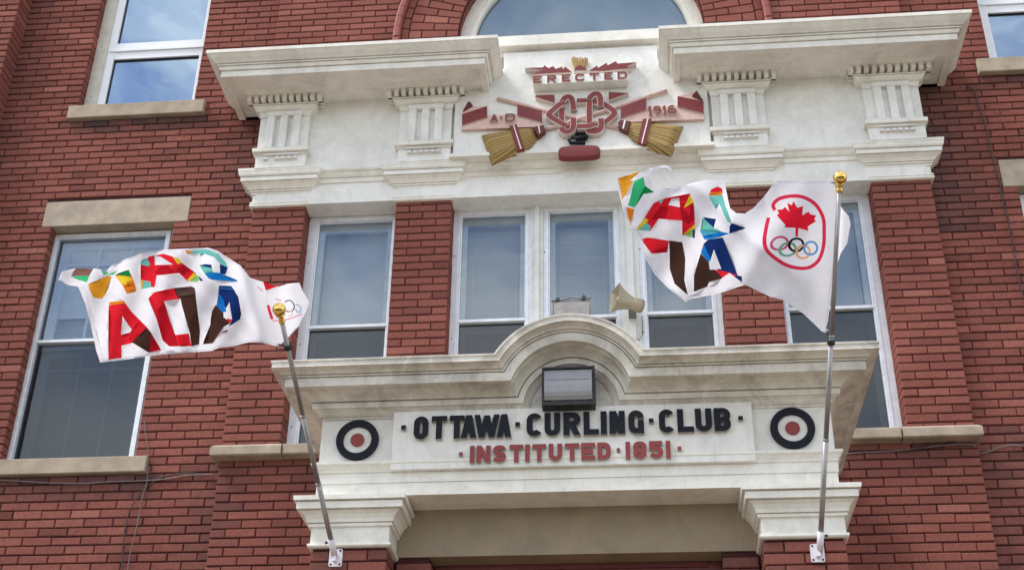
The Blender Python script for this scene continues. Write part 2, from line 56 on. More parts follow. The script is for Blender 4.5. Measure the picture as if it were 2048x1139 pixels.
def paint(name, base, dirt, amount=.5, chip=None):
    """old brush paint on wood or cast stone: soft grime patches, vertical run marks, small chips"""
    m, nt, b = nodes(name)
    v = objvec(nt)
    n1 = noise(nt, 4.2, 9, .7, v, .8)
    n2 = noise(nt, 11, 7, .72, objvec(nt, (1, 1, .16)))
    n3 = noise(nt, 70, 4, .6, v)
    f1 = ramp(nt, n1.outputs['Fac'], [(.42, (0, 0, 0)), (.75, (1, 1, 1))])
    f2 = ramp(nt, n2.outputs['Fac'], [(.5, (0, 0, 0)), (.8, (1, 1, 1))])
    ff = mix(nt, .5, f1.outputs['Color'], f2.outputs['Color'], 'SCREEN')
    sc = N(nt, 'ShaderNodeMath', operation='MULTIPLY'); nt.links.new(ff, sc.inputs[0]); sc.inputs[1].default_value = amount
    c = mix(nt, sc.outputs[0], base, dirt)
    f3 = ramp(nt, n3.outputs['Fac'], [(.66, (0, 0, 0)), (.73, (1, 1, 1))])
    n6 = noise(nt, 38, 5, .7, objvec(nt, (1, 1, .05))); f6 = ramp(nt, n6.outputs['Fac'], [(.60, (0, 0, 0)), (.76, (.42, .42, .42))])
    c = mix(nt, f6.outputs['Color'], c, dirt)
    ch = N(nt, 'ShaderNodeMath', operation='MULTIPLY'); nt.links.new(f3.outputs['Color'], ch.inputs[0]); ch.inputs[1].default_value = .55
    c = mix(nt, ch.outputs[0], c, chip or tuple(x * .55 for x in dirt))
    nt.links.new(c, b.inputs['Base Color'])
    b.inputs['Roughness'].default_value = .55; b.inputs['Specular IOR Level'].default_value = .3
    n4 = noise(nt, 26, 6, .65, v); bump(nt, b, n4.outputs['Fac'], .22, .006)
    return m
paint('white_paint', (.83, .81, .745), (.36, .32, .25), .45)
paint('worn_white_paint', (.74, .71, .635), (.23, .20, .155), .8)
paint('panel_paint', (.825, .82, .79), (.44, .42, .36), .5)
paint('sign_paint', (.79, .78, .735), (.36, .33, .27), .5)
paint('lintel_paint', (.30, .235, .16), (.17, .14, .095), .6)
paint('mullion_paint', (.74, .75, .73), (.34, .33, .30), .45)
simple('sandstone', (.385, .32, .25), .85, 0, .2, 9, .35)
simple('stone_sill', (.36, .295, .225), .85, 0, .24, 7, .4)
simple('aluminium', (.72, .74, .78), .4, .2, .1, 20, .05)
simple('vinyl', (.78, .80, .84), .4, 0, .04, 10, .03)
simple('jamb_panel', (.56, .54, .47), .6, 0, .12, 12, .1)
simple('old_sash', (.74, .76, .74), .6, 0, .15, 12, .1)
simple('black_paint', (.010, .012, .018), .6, 0, .5, 60, .3, .18)
simple('sign_red', (.24, .036, .034), .55, 0, .18, 50, .2)
simple('emblem_red', (.185, .026, .026), .5, 0, .15, 40, .2)
simple('deep_red', (.12, .02, .022), .5, 0, .2, 40, .1)
simple('pink_paint', (.66, .46, .41), .6, 0, .12, 25, .2)
simple('letter_edge', (.40, .375, .335), .7, 0, .3, 60, .3)
simple('pale_edge', (.66, .57, .52), .65, 0, .14, 40, .2)
simple('trim_white', (.78, .78, .75), .55, 0, .08, 30, .1)
simple('wheat_gold', (.44, .30, .11), .6, 0, .25, 40, .2)
simple('horn_beige', (.40, .355, .255), .45, 0, .06, 14, .04)
simple('galvanised', (.215, .205, .195), .6, .2, .3, 16, .2)
simple('dark_metal', (.03, .03, .032), .5, .3, .4, 30, .2)
simple('pole_metal', (.35, .335, .335), .38, .55, .12, 24, .05)
simple('white_plastic', (.75, .72, .78), .4, 0, .04, 20, .02)
simple('cable_grey', (.17, .14, .135), .6, 0, .2, 20, .1)
simple('cable_dark', (.05, .04, .04), .6, 0, .2, 20, .1)
simple('door_wood', (.13, .03, .028), .4, 0, .2, 14, .1)
simple('dark_room', (.028, .03, .034), .9, 0, .3, 3, 0)
simple('asphalt', (.06, .06, .062), .9, 0, .3, 40, .4)
simple('concrete', (.27, .225, .165), .9, 0, .18, 12, .3)
simple('earth', (.20, .165, .115), .95, 0, .3, 2, .2)
simple('road_paint', (.75, .74, .7), .7, 0, .1, 30, .1)
simple('blind_fabric', (.55, .58, .60), .7, 0, .06, 8, 0)
simple('blind_slat', (.66, .70, .74), .55, 0, .04, 8, 0)
simple('rubble_soot', (.05, .045, .04), .95, 0, .5, 30, .5)
m, nt, b = nodes('gold'); b.inputs['Base Color'].default_value = (.83, .57, .16, 1); b.inputs['Metallic'].default_value = 1; b.inputs['Roughness'].default_value = .12
# straw: stripes run along the bristles through a generated stretch coordinate
def straw():
    m, nt, b = nodes('straw'); v = objvec(nt)
    a = N(nt, 'ShaderNodeAttribute', attribute_name='strand')
    w = N(nt, 'ShaderNodeTexWave', wave_type='BANDS'); w.inputs['Scale'].default_value = 1
    cx = N(nt, 'ShaderNodeCombineXYZ'); nt.links.new(a.outputs['Fac'], cx.inputs['X'])
    n = noise(nt, 7, 2, .5, cx.outputs['Vector']); n2 = noise(nt, 40, 3, .5, v)
    r = ramp(nt, n.outputs['Fac'], [(.38, (.07, .04, .012)), (.5, (.33, .215, .065)), (.64, (.52, .37, .14))])
    c = mix(nt, .25, r.outputs['Color'], n2.outputs['Color'], 'OVERLAY')
    nt.links.new(c, b.inputs['Base Color']); b.inputs['Roughness'].default_value = .7
    bump(nt, b, n.outputs['Fac'], .8, .01)
straw()
def brickmat():
    m, nt, b = nodes('red_brick'); v = objvec(nt)
    a = N(nt, 'ShaderNodeAttribute', attribute_name='tint')
    r = ramp(nt, a.outputs['Fac'], [(0, (.165, .060, .049)), (.3, (.228, .082, .066)), (.7, (.272, .098, .077)), (1, (.35, .140, .110))])
    n1 = noise(nt, 55, 6, .65, v); n2 = noise(nt, 1.1, 5, .6, v, .4); n3 = noise(nt, 7, 5, .7, v)
    g = ramp(nt, n1.outputs['Fac'], [(.3, (.72, .72, .72)), (.7, (1.16, 1.12, 1.1))])
    c = mix(nt, 1, r.outputs['Color'], g.outputs['Color'], 'MULTIPLY')
    big = ramp(nt, n2.outputs['Fac'], [(.35, (.84, .82, .83)), (.65, (1.08, 1.08, 1.07))])
    c = mix(nt, 1, c, big.outputs['Color'], 'MULTIPLY')
    soot = ramp(nt, n3.outputs['Fac'], [(.60, (0, 0, 0)), (.82, (.55, .55, .55))])
    c = mix(nt, soot.outputs['Color'], c, (.085, .055, .05))
    at2 = N(nt, 'ShaderNodeAttribute', attribute_name='soot')
    s2 = N(nt, 'ShaderNodeMath', operation='MULTIPLY'); nt.links.new(at2.outputs['Fac'], s2.inputs[0])
    sn = ramp(nt, n3.outputs['Fac'], [(.25, (.45, .45, .45)), (.6, (1, 1, 1))]); nt.links.new(sn.outputs['Color'], s2.inputs[1])
    c = mix(nt, s2.outputs[0], c, (.055, .042, .042))
    # pale splashes of old mortar and droppings
    vo = N(nt, 'ShaderNodeTexVoronoi'); vo.inputs['Scale'].default_value = 3.1; nt.links.new(objvec(nt, (1, 1, .55)), vo.inputs['Vector'])
    sp = ramp(nt, vo.outputs['Distance'], [(.018, (1, 1, 1)), (.030, (0, 0, 0))])
    wn = N(nt, 'ShaderNodeMath', operation='GREATER_THAN'); nt.links.new(vo.outputs['Color'], wn.inputs[0]); wn.inputs[1].default_value = .62
    sm = N(nt, 'ShaderNodeMath', operation='MULTIPLY'); nt.links.new(sp.outputs['Color'], sm.inputs[0]); nt.links.new(wn.outputs[0], sm.inputs[1])
    c = mix(nt, sm.outputs[0], c, (.75, .68, .62))
    nt.links.new(c, b.inputs['Base Color']); b.inputs['Roughness'].default_value = .85; b.inputs['Specular IOR Level'].default_value = .12
    bump(nt, b, n1.outputs['Fac'], .35, .006)
brickmat()
simple('mortar', (.050, .012, .012), .95, 0, .35, 60, .4)
simple('smooth_brick', (.26, .072, .066), .65, 0, .14, 18, .25)
def glass(name, tint, refl, rough, film=None, filmfac=0, gcol=(.85, .92, 1)):
    m, nt, b = nodes(name)
    out = nt.nodes['Material Output']; nt.nodes.remove(b)
    tr = N(nt, 'ShaderNodeBsdfTransparent'); tr.inputs['Color'].default_value = (*tint, 1)
    gl = N(nt, 'ShaderNodeBsdfGlossy'); gl.inputs['Roughness'].default_value = rough; gl.inputs['Color'].default_value = (*gcol, 1)
    v = objvec(nt); n = noise(nt, 1.6, 2, .5, v)
    bn = N(nt, 'ShaderNodeBump'); bn.inputs['Strength'].default_value = .05; bn.inputs['Distance'].default_value = .05
    nt.links.new(n.outputs['Fac'], bn.inputs['Height']); nt.links.new(bn.outputs['Normal'], gl.inputs['Normal'])
    lw = N(nt, 'ShaderNodeLayerWeight'); lw.inputs['Blend'].default_value = .25
    mr = N(nt, 'ShaderNodeMapRange'); mr.inputs['To Min'].default_value = refl; mr.inputs['To Max'].default_value = min(1, refl + .5)
    nt.links.new(lw.outputs['Fresnel'], mr.inputs['Value'])
    ms = N(nt, 'ShaderNodeMixShader'); nt.links.new(mr.outputs['Result'], ms.inputs['Fac'])
    nt.links.new(tr.outputs[0], ms.inputs[1]); nt.links.new(gl.outputs[0], ms.inputs[2])
    last = ms.outputs[0]
    if film:
        df = N(nt, 'ShaderNodeBsdfDiffuse')
        nd = noise(nt, 6, 6, .7, objvec(nt, (1, 1, .3)))
        r = ramp(nt, nd.outputs['Fac'], [(.3, tuple(x * .75 for x in film)), (.75, film)]); nt.links.new(r.outputs['Color'], df.inputs['Color'])
        m2 = N(nt, 'ShaderNodeMixShader'); m2.inputs['Fac'].default_value = filmfac
        nt.links.new(last, m2.inputs[1]); nt.links.new(df.outputs[0], m2.inputs[2]); last = m2.outputs[0]
    nt.links.new(last, out.inputs['Surface'])
glass('clear_pane', (.5, .56, .64), .33, .01, None, 0, (.62, .80, 1))
glass('storm_pane', (.88, .91, .93), .085, .03, (.32, .36, .39), .12, (.74, .85, 1))
glass('screen_pane', (.62, .66, .70), .055, .08, (.035, .042, .05), .28)
glass('hazy_pane', (.5, .55, .6), .24, .03, (.22, .30, .34), .30, (.72, .86, 1))
glass('lamp_lens', (.7, .7, .72), .12, .15, (.50, .49, .52), .62)
def cloth(name, col):
    m, nt, b = nodes(name); out = nt.nodes['Material Output']; nt.nodes.remove(b)
    df = N(nt, 'ShaderNodeBsdfDiffuse'); tl = N(nt, 'ShaderNodeBsdfTranslucent')
    v = objvec(nt); n = noise(nt, 14, 4, .5, v)
    r = ramp(nt, n.outputs['Fac'], [(.3, tuple(c * .95 for c in col)), (.7, col)])
    nt.links.new(r.outputs['Color'], df.inputs['Color']); nt.links.new(r.outputs['Color'], tl.inputs['Color'])
    n5 = noise(nt, 6, 5, .55, v, .8); bn = N(nt, 'ShaderNodeBump'); bn.inputs['Strength'].default_value = .55; bn.inputs['Distance'].default_value = .05
    nt.links.new(n5.outputs['Fac'], bn.inputs['Height']); nt.links.new(bn.outputs['Normal'], df.inputs['Normal'])
    ms = N(nt, 'ShaderNodeMixShader'); ms.inputs['Fac'].default_value = .58
    nt.links.new(df.outputs[0], ms.inputs[1]); nt.links.new(tl.outputs[0], ms.inputs[2]); nt.links.new(ms.outputs[0], out.inputs['Surface'])
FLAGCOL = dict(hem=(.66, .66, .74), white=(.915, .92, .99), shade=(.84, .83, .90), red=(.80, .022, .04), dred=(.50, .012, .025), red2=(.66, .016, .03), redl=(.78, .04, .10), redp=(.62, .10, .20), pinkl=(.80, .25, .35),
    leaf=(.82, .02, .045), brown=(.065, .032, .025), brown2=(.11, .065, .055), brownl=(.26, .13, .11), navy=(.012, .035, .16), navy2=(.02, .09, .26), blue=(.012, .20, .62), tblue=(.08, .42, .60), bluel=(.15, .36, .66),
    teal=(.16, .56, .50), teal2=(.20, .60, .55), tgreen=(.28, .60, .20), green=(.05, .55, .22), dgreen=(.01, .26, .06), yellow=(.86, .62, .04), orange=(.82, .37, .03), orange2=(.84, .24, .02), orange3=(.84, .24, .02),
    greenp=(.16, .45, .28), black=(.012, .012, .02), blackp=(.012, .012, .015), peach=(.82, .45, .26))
for k, c in FLAGCOL.items(): cloth('cloth_' + k, c)
def M(n): return MATS[n]
# ------------------------------------------------------------------ mesh helpers
def inside(p, x, y):
    r = False; j = len(p)-1
    for i in range(len(p)):
        if (p[i][1] > y) != (p[j][1] > y) and x < (p[j][0]-p[i][0])*(y-p[i][1])/(p[j][1]-p[i][1])+p[i][0]: r = not r
        j = i
    return r
class MB:
    def __init__(s): s.v = []; s.f = []; s.m = []; s.sm = []; s.attr = {}
    def add(s, vs, fs, mi=0, smooth=False):
        o = len(s.v); s.v += [tuple(p) for p in vs]
        for f in fs: s.f.append(tuple(i + o for i in f)); s.m.append(mi); s.sm.append(smooth)
        return o
    def box(s, x0, x1, y0, y1, z0, z1, mi=0):
        vs = [(x0,y0,z0),(x1,y0,z0),(x1,y1,z0),(x0,y1,z0),(x0,y0,z1),(x1,y0,z1),(x1,y1,z1),(x0,y1,z1)]
        s.add(vs, [(0,1,5,4),(1,2,6,5),(2,3,7,6),(3,0,4,7),(4,5,6,7),(3,2,1,0)], mi)
    def cbox(s, x0, x1, y0, y1, z0, z1, c=.006, mi=0):
        """box with its front (-Y) edges chamfered"""
        f = [(x0+c,y0,z0+c),(x1-c,y0,z0+c),(x1-c,y0,z1-c),(x0+c,y0,z1-c)]
        r = [(x0,y0+c,z0),(x1,y0+c,z0),(x1,y0+c,z1),(x0,y0+c,z1)]
        k = [(x0,y1,z0),(x1,y1,z0),(x1,y1,z1),(x0,y1,z1)]
        s.add(f+r+k, [(0,1,2,3),(0,4,5,1),(1,5,6,2),(2,6,7,3),(3,7,4,0),(4,8,9,5),(5,9,10,6),(6,10,11,7),(7,11,8,4),(11,10,9,8)], mi)
    def prism(s, polys, y0, y1, mi=0, side=None):
        """union of flat x-z polygons, from front y0 back to y1"""
        vs = []; fs = []
        for p in polys:
            o = len(vs); vs += [Vector((a, b)) for a, b in p]; fs.append(list(range(o, o + len(p))))
        ed = [(f[i], f[(i+1) % len(f)]) for f in fs for i in range(len(f))]
        V, Ed, F, ov, oe, of = delaunay_2d_cdt(vs, ed, [], 0, 1e-6)
        F = [f for f in F if any(inside(p, sum(V[i].x for i in f)/3, sum(V[i].y for i in f)/3) for p in polys)]
        n = len(V); pts = [(p.x, y0, p.y) for p in V] + [(p.x, y1, p.y) for p in V]
        faces = []; cnt = {}; walls = []
        for f in F:
            a = sum(V[f[i]].x * V[f[(i+1) % len(f)]].y - V[f[(i+1) % len(f)]].x * V[f[i]].y for i in range(len(f)))
            f = list(f) if a > 0 else list(f)[::-1]
            faces.append(tuple(f)); faces.append(tuple(i + n for i in f[::-1]))
            for i in range(len(f)): cnt[(f[i], f[(i+1) % len(f)])] = 1
        for (a, b_) in list(cnt):
            if (b_, a) not in cnt: walls.append((a, a + n, b_ + n, b_))
        s.add(pts, faces, mi); o = len(s.v) - len(pts)
        for f in walls: s.f.append(tuple(i + o for i in f)); s.m.append(mi if side is None else side); s.sm.append(False)
    def tube(s, pts, rad, seg=8, mi=0, caps=True):
        pts = [Vector(p) for p in pts]; rings = []
        if not hasattr(rad, '__len__'): rad = [rad] * len(pts)
        for i, p in enumerate(pts):
            t = (pts[min(i+1, len(pts)-1)] - pts[max(i-1, 0)]).normalized()
            u = t.cross(Vector((0, 0, 1)) if abs(t.z) < .9 else Vector((1, 0, 0))).normalized(); w = t.cross(u)
            rings += [tuple(p + rad[i] * (math.cos(2*math.pi*k/seg) * u + math.sin(2*math.pi*k/seg) * w)) for k in range(seg)]
        fs = [(i*seg+k, i*seg+(k+1) % seg, (i+1)*seg+(k+1) % seg, (i+1)*seg+k) for i in range(len(pts)-1) for k in range(seg)]
        if caps: fs += [tuple(range(seg))[::-1], tuple((len(pts)-1)*seg + k for k in range(seg))]
        s.add(rings, fs, mi, True)
    def lathe(s, o, ax, prof, seg=20, mi=0):
        """prof: (distance along ax, radius)"""
        o = Vector(o); ax = Vector(ax).normalized()
        s.tube([o + ax * d for d, r in prof], [max(r, 1e-4) for d, r in prof], seg, mi)
    def profile(s, x0, x1, yf, yb, prof, mi=0, left=True, right=True, cap=True):
        """moulding wrapped round three sides of a block: prof = (offset, z) from bottom to top"""
        o = len(s.v); n = len(prof)
        for d, z in prof:
            a = x0 - (d if left else 0); c = x1 + (d if right else 0)
            s.v += [(a, yb, z), (a, yf - d, z), (c, yf - d, z), (c, yb, z)]
        for i in range(n - 1):
            for k in range(3):
                s.f.append((o+i*4+k, o+i*4+k+1, o+i*4+k+5, o+i*4+k+4)); s.m.append(mi); s.sm.append(False)
            s.f.append((o+i*4+3, o+i*4, o+i*4+4, o+i*4+7)); s.m.append(mi); s.sm.append(False)
        if cap:
            for q in ((o, o+3, o+2, o+1), tuple(o+(n-1)*4+k for k in range(4))):
                s.f.append(q); s.m.append(mi); s.sm.append(False)
    def make(s, name, mats, parent=None, attrs=None, autosmooth=False):
        me = bpy.data.meshes.new(name); me.from_pydata(s.v, [], s.f)
        for mn in (mats if isinstance(mats, (list, tuple)) else [mats]): me.materials.append(M(mn))
        me.polygons.foreach_set('material_index', s.m); me.polygons.foreach_set('use_smooth', s.sm)
        for k, vals in (attrs or {}).items():
            a = me.attributes.new(k, 'FLOAT', 'POINT'); a.data.foreach_set('value', np.asarray(vals, dtype=np.float32))
        me.validate(); me.update()
        ob = bpy.data.objects.new(name, me); C.objects.link(ob)
        if parent is not None: attach(ob, parent)
        return ob
ROOTLOC = {}
def attach(ob, parent):
    ob.parent = parent
    p = parent; off = Vector((0, 0, 0))
    while p is not None:
        off += Vector(p.location); p = p.parent
    ob.location = Vector(ob.location) - off
def thing(name, label, cat, loc, group=None):
    o = bpy.data.objects.new(name, None); C.objects.link(o); o.location = loc; o.empty_display_size = .2
    o['label'] = label; o['category'] = cat
    if group: o['group'] = group
    return o
def tag(o, label, cat, group=None):
    o['label'] = label; o['category'] = cat
    if group: o['group'] = group
    return o
def structure(o): o['kind'] = 'structure'; return o
def arc(cx, cz, r, a0, a1, n): return [(cx + r*math.cos(math.radians(a0+(a1-a0)*i/n)), cz + r*math.sin(math.radians(a0+(a1-a0)*i/n))) for i in range(n+1)]
def circ(cx, cz, r, n=40): return arc(cx, cz, r, 0, 360*(n-1)/n, n-1)
def band(pts, t, closed=False):
    """flat stroke of width t along a polyline, as quads"""
    P = [Vector(p) for p in pts]; n = len(P); L = []; R = []
    for i in range(n):
        a = P[i] - P[i-1] if (i > 0 or closed) else P[1] - P[0]
        c = P[(i+1) % n] - P[i] if (i < n-1 or closed) else a
        if i == 0 and not closed: a = c
        a = a.normalized(); c = c.normalized(); m_ = (Vector((-a.y, a.x)) + Vector((-c.y, c.x)))
        if m_.length < 1e-6: m_ = Vector((-a.y, a.x))
        m_.normalize(); k = t / 2 / max(.5, m_.dot(Vector((-a.y, a.x))))
        L.append(P[i] + m_ * k); R.append(P[i] - m_ * k)
    rng_ = range(n if closed else n-1)
    return [[tuple(R[i]), tuple(R[(i+1) % n]), tuple(L[(i+1) % n]), tuple(L[i])] for i in rng_]
# ------------------------------------------------------------------ camera
cam = bpy.data.cameras.new('camera'); camo = bpy.data.objects.new('camera', cam); C.objects.link(camo); scene.camera = camo
R_ = ((.99561537, .09275009, .01214337), (-.0364332, .50406355, -.86289777), (-.08615488, .85867186, .5052326))
rm = Matrix(((R_[0][0], -R_[1][0], -R_[2][0]), (R_[0][1], -R_[1][1], -R_[2][1]), (R_[0][2], -R_[1][2], -R_[2][2]))).to_4x4()
rm.translation = (0, -8.8, 1.6); camo.matrix_world = rm
cam.sensor_width = 36; cam.lens = 2674.118 / 2048 * 36; cam.shift_y = 14.094 / 2048; cam.clip_end = 500; cam.clip_start = .05
# ------------------------------------------------------------------ ground, street
def slab(name, x0, x1, y0, y1, z0, z1, mat): b = MB(); b.box(x0, x1, y0, y1, z0, z1); return structure(b.make(name, mat))
slab('ground', -150, 150, -150, 150, -.6, -.15, 'earth')
slab('road', -150, 150, -22, -7.2, -.149, -.12, 'asphalt')
slab('pavement', -150, 150, -7.0, .0, -.149, 0, 'concrete')
slab('kerb', -150, 150, -7.2, -7.0, -.149, .004, 'concrete')
b = MB()
for i in range(-14, 15): b.box(i*6, i*6+3, -14.6, -14.5, -.119, -.116)
structure(b.make('road_markings', 'road_paint'))
slab('far_pavement', -150, 150, -25.5, -22, -.149, 0, 'concrete')
# ------------------------------------------------------------------ the brick building
BLD = thing('brick_building', 'red brick clubhouse front with white classical trim, sash windows and an arched window', 'building', (-.32, 0, 0))
COURSE = .0676; ZREF = 9.379; PITCH = .2195; J = .0092; JV = .0070
WY = .08
def spans(x0, x1, z, holes, arch=None):
    iv = [(x0, x1)]
    hs = [(h[0], h[1]) for h in holes if h[2] < z < h[3]]
    if arch and arch[1] < z < arch[1] + arch[2]:
        w = math.sqrt(arch[2]**2 - (z - arch[1])**2); hs.append((arch[0]-w, arch[0]+w))
    elif arch and arch[3] < z <= arch[1]: hs.append((arch[0]-arch[2], arch[0]+arch[2]))
    for a, c in hs:
        nv = []
        for p, q in iv:
            if c <= p or a >= q: nv.append((p, q)); continue
            if a > p: nv.append((p, a))
            if c < q: nv.append((c, q))
        iv = nv
    return iv
class Bricks(MB):
    def __init__(s): super().__init__(); s.tint = []; s.soot = []
    def brick(s, x0, x1, y0, y1, z0, z1, t=None, soot=0):
        if t is None:
            t = min(1, max(0, rng.normal(.52, .165)))
            if rng.random() < .015: t *= .4
        j = rng.normal(0, .0011, 5)
        n0 = len(s.v); s.cbox(x0+j[0], x1+j[1], y0+j[2], y1, z0+j[3], z1+j[4], .0055)
        s.tint += [t]*(len(s.v)-n0); s.soot += [soot]*(len(s.v)-n0)
    def field(s, x0, x1, z0, z1, yf, depth, holes=(), arch=None, phase=None, sootf=None, shift=0):
        k0 = math.floor((z0-ZREF)/COURSE + .5); k1 = math.ceil((z1-ZREF)/COURSE - .5)
        ph = x0 if phase is None else phase
        for k in range(k0, k1):
            zb = ZREF + k*COURSE; zm = zb + COURSE/2
            for a, c in spans(x0, x1, zm, holes, arch):
                off = ph + (((k+shift) % 2) * .5) * PITCH
                cuts = [a]
                n = math.floor((a - off)/PITCH) + 1
                while off + n*PITCH < c:
                    q = off + n*PITCH
                    if q - a > .045 and c - q > .045: cuts.append(q)
                    n += 1
                cuts.append(c)
                for p, q in zip(cuts[:-1], cuts[1:]):
                    l = p + (0 if p == a else JV/2); r = q - (0 if q == c else JV/2)
                    so = sootf((l+r)/2, zm) if sootf else 0
                    s.brick(l, r, yf, yf+depth, zb+J/2, zb+COURSE-J/2, soot=so)
    def finish(s, name, parent): return s.make(name, 'red_brick', parent, {'tint': s.tint, 'soot': s.soot})
LW = (-4.73, -3.69); RW = (3.05, 4.09)                 # window columns of the flanking walls
HW = [(LW[0], LW[1], 5.40, 7.86), (LW[0], LW[1], 8.72, 10.95), (RW[0], RW[1], 5.40, 7.86), (RW[0], RW[1], 8.72, 10.95),
      (-4.815, -3.575, 7.61, 7.86), (2.94, 4.165, 7.61, 7.86)]
ARC = (-.324, 9.37)
def sootwall(x, z):
    v = 0
    for (a, c, zz, d) in ((-4.85, -3.5, 5.39, .22), (-4.85, -3.5, 8.70, .13), (2.9, 4.2, 8.70, .13)):
        if a < x < c and zz-d < z < zz+.02: v = max(v, (rng.random()*.8+.35) * (1-(zz-z)/d*.55))
    # runs beside the ends of the big cornice and of the bay coping
    if -3.45 < x < -3.0 and 7.6 < z < 8.7: v = max(v, .55*max(0, 1-abs(x+3.1)/.32))
    if 2.35 < x < 2.95 and 7.2 < z < 8.65: v = max(v, .8*max(0, 1-abs(x-2.5)/.42))
    if -3.4 < x < -3.0 and z < 5.6: v = max(v, .5*max(0, 1-abs(x+3.02)/.3))
    if 2.38 < x < 2.8 and z < 5.6: v = max(v, .35)
    if x < -5.05 and z > 8: v = max(v, .4*max(0, 1-abs(x+5.4)/.3))
    return min(1, v)
bk = Bricks()
bk.field(-9.4, -3.0, 3.3, 11.3, WY, .10, HW, None, -3.0, sootwall)
bk.field(2.38, 7.6, 3.3, 11.3, WY, .10, HW, None, 2.38, sootwall)
bk.finish('brick_wall', BLD)
# projecting pier at the far end of the front
wb = Bricks(); wb.field(-9.4, -5.40, 3.3, 11.3, -.12, .2, (), None, -5.40, lambda x, z: .25 if rng.random() < .1 else 0); o_ = wb.finish('brick_pier', BLD)
wb2 = MB(); wb2.box(-9.4, -5.412, -.108, .3, 3.3, 11.3); wb2.make('mortar_backing', 'mortar', o_)
# bay
def sootbay(x, z):
    v = 0
    if z < 5.45 and z > 5.22: v = (rng.random()*.8) * (1-(5.45-z)/.26)
    if 7.45 < z < 7.67: v = rng.random()*.55*(1-(7.67-z)/.22)
    if x < -2.8 and 4.7 < z < 5.45: v = max(v, .45*rng.random())
    return v
bb = Bricks()
bb.field(-3.01, 2.38, 3.3, 5.44, 0, .10, (), None, -3.01, sootbay)
bb.field(-3.01, 2.38, 8.62, 11.3, 0, .10, (), (ARC[0], ARC[1], 1.566, 8.7), -3.01)
bay = bb.finish('brick_bay', BLD)
PIERS = [(-3.01, -2.575), (-1.83, -1.382), (.715, 1.155), (1.925, 2.38)]
for a, c in PIERS:
    pb = Bricks(); pb.field(a, c, 5.52, 7.66, 0, .20, (), None, a, sootbay); pz = pb.finish('brick_pier', BLD)
    q = MB(); q.box(a+.011, c-.011, .011, .25, 5.44, 7.66); q.make('mortar_backing', 'mortar', pz)
# mortar planes behind the bricks, cut round the openings
def grid_plane(x0, x1, z0, z1, y, holes):
    xs = sorted({x0, x1, *[min(max(h[i], x0), x1) for h in holes for i in (0, 1)]}); zs = sorted({z0, z1, *[min(max(h[i], z0), z1) for h in holes for i in (2, 3)]})
    b = MB()
    for i in range(len(xs)-1):
        for k in range(len(zs)-1):
            mx, mz = (xs[i]+xs[i+1])/2, (zs[k]+zs[k+1])/2
            if any(h[0] < mx < h[1] and h[2] < mz < h[3] for h in holes): continue
            b.add([(xs[i], y, zs[k]), (xs[i+1], y, zs[k]), (xs[i+1], y, zs[k+1]), (xs[i], y, zs[k+1])], [(0, 1, 2, 3)])
    return b
MH = [(LW[0], LW[1], 5.45, 7.7), (LW[0], LW[1], 8.78, 10.95), (RW[0], RW[1], 5.45, 7.7), (RW[0], RW[1], 8.78, 10.95), (-3.0, 2.37, 5.44, 11.3)]
mo = grid_plane(-9.4, 7.6, 3.3, 11.3, WY+.012, MH); 
mo.v = [(x, y, z) for x, y, z in mo.v]
mo.make('mortar_backing', 'mortar', BLD)
mb2 = MB(); mb2.box(-2.998, 2.368, .011, .09, 3.3, 5.43); mb2.make('mortar_backing', 'mortar', bay); mb2 = MB()
AX0, AX1 = -2.998, 2.368
mb2.add([(AX0, .011, 8.62), (-1.9, .011, 8.62), (-1.9, .011, 11.3), (AX0, .011, 11.3)], [(0, 1, 2, 3)])
mb2.add([(1.25, .011, 8.62), (AX1, .011, 8.62), (AX1, .011, 11.3), (1.25, .011, 11.3)], [(0, 1, 2, 3)])
ac = arc(ARC[0], ARC[1], 1.05, 0, 180, 48)
for (p, q) in zip(ac[:-1], ac[1:]):
    mb2.add([(p[0], .015, p[1]), (p[0] + (p[0]-ARC[0])*.55, .015, p[1] + (p[1]-ARC[1])*.55), (q[0] + (q[0]-ARC[0])*.55, .015, q[1] + (q[1]-ARC[1])*.55), (q[0], .015, q[1])], [(3, 2, 1, 0)])
top = [(ARC[0]+1.57*math.cos(math.radians(a)), ARC[1]+1.57*math.sin(math.radians(a))) for a in range(0, 181, 5)]
for (p, q) in zip(top[:-1], top[1:]):
    mb2.add([(p[0], .0165, p[1]), (p[0], .0165, 11.3), (q[0], .0165, 11.3), (q[0], .0165, q[1])], [(3, 2, 1, 0)])
for sx in (-1, 1):
    a_, c_ = ARC[0]+sx*1.03, ARC[0]+sx*1.6
    mb2.add([(min(a_, c_), .0115, 8.7), (max(a_, c_), .0115, 8.7), (max(a_, c_), .0115, 9.38), (min(a_, c_), .0115, 9.38)], [(0, 1, 2, 3)])
mb2.make('mortar_backing', 'mortar', bay)
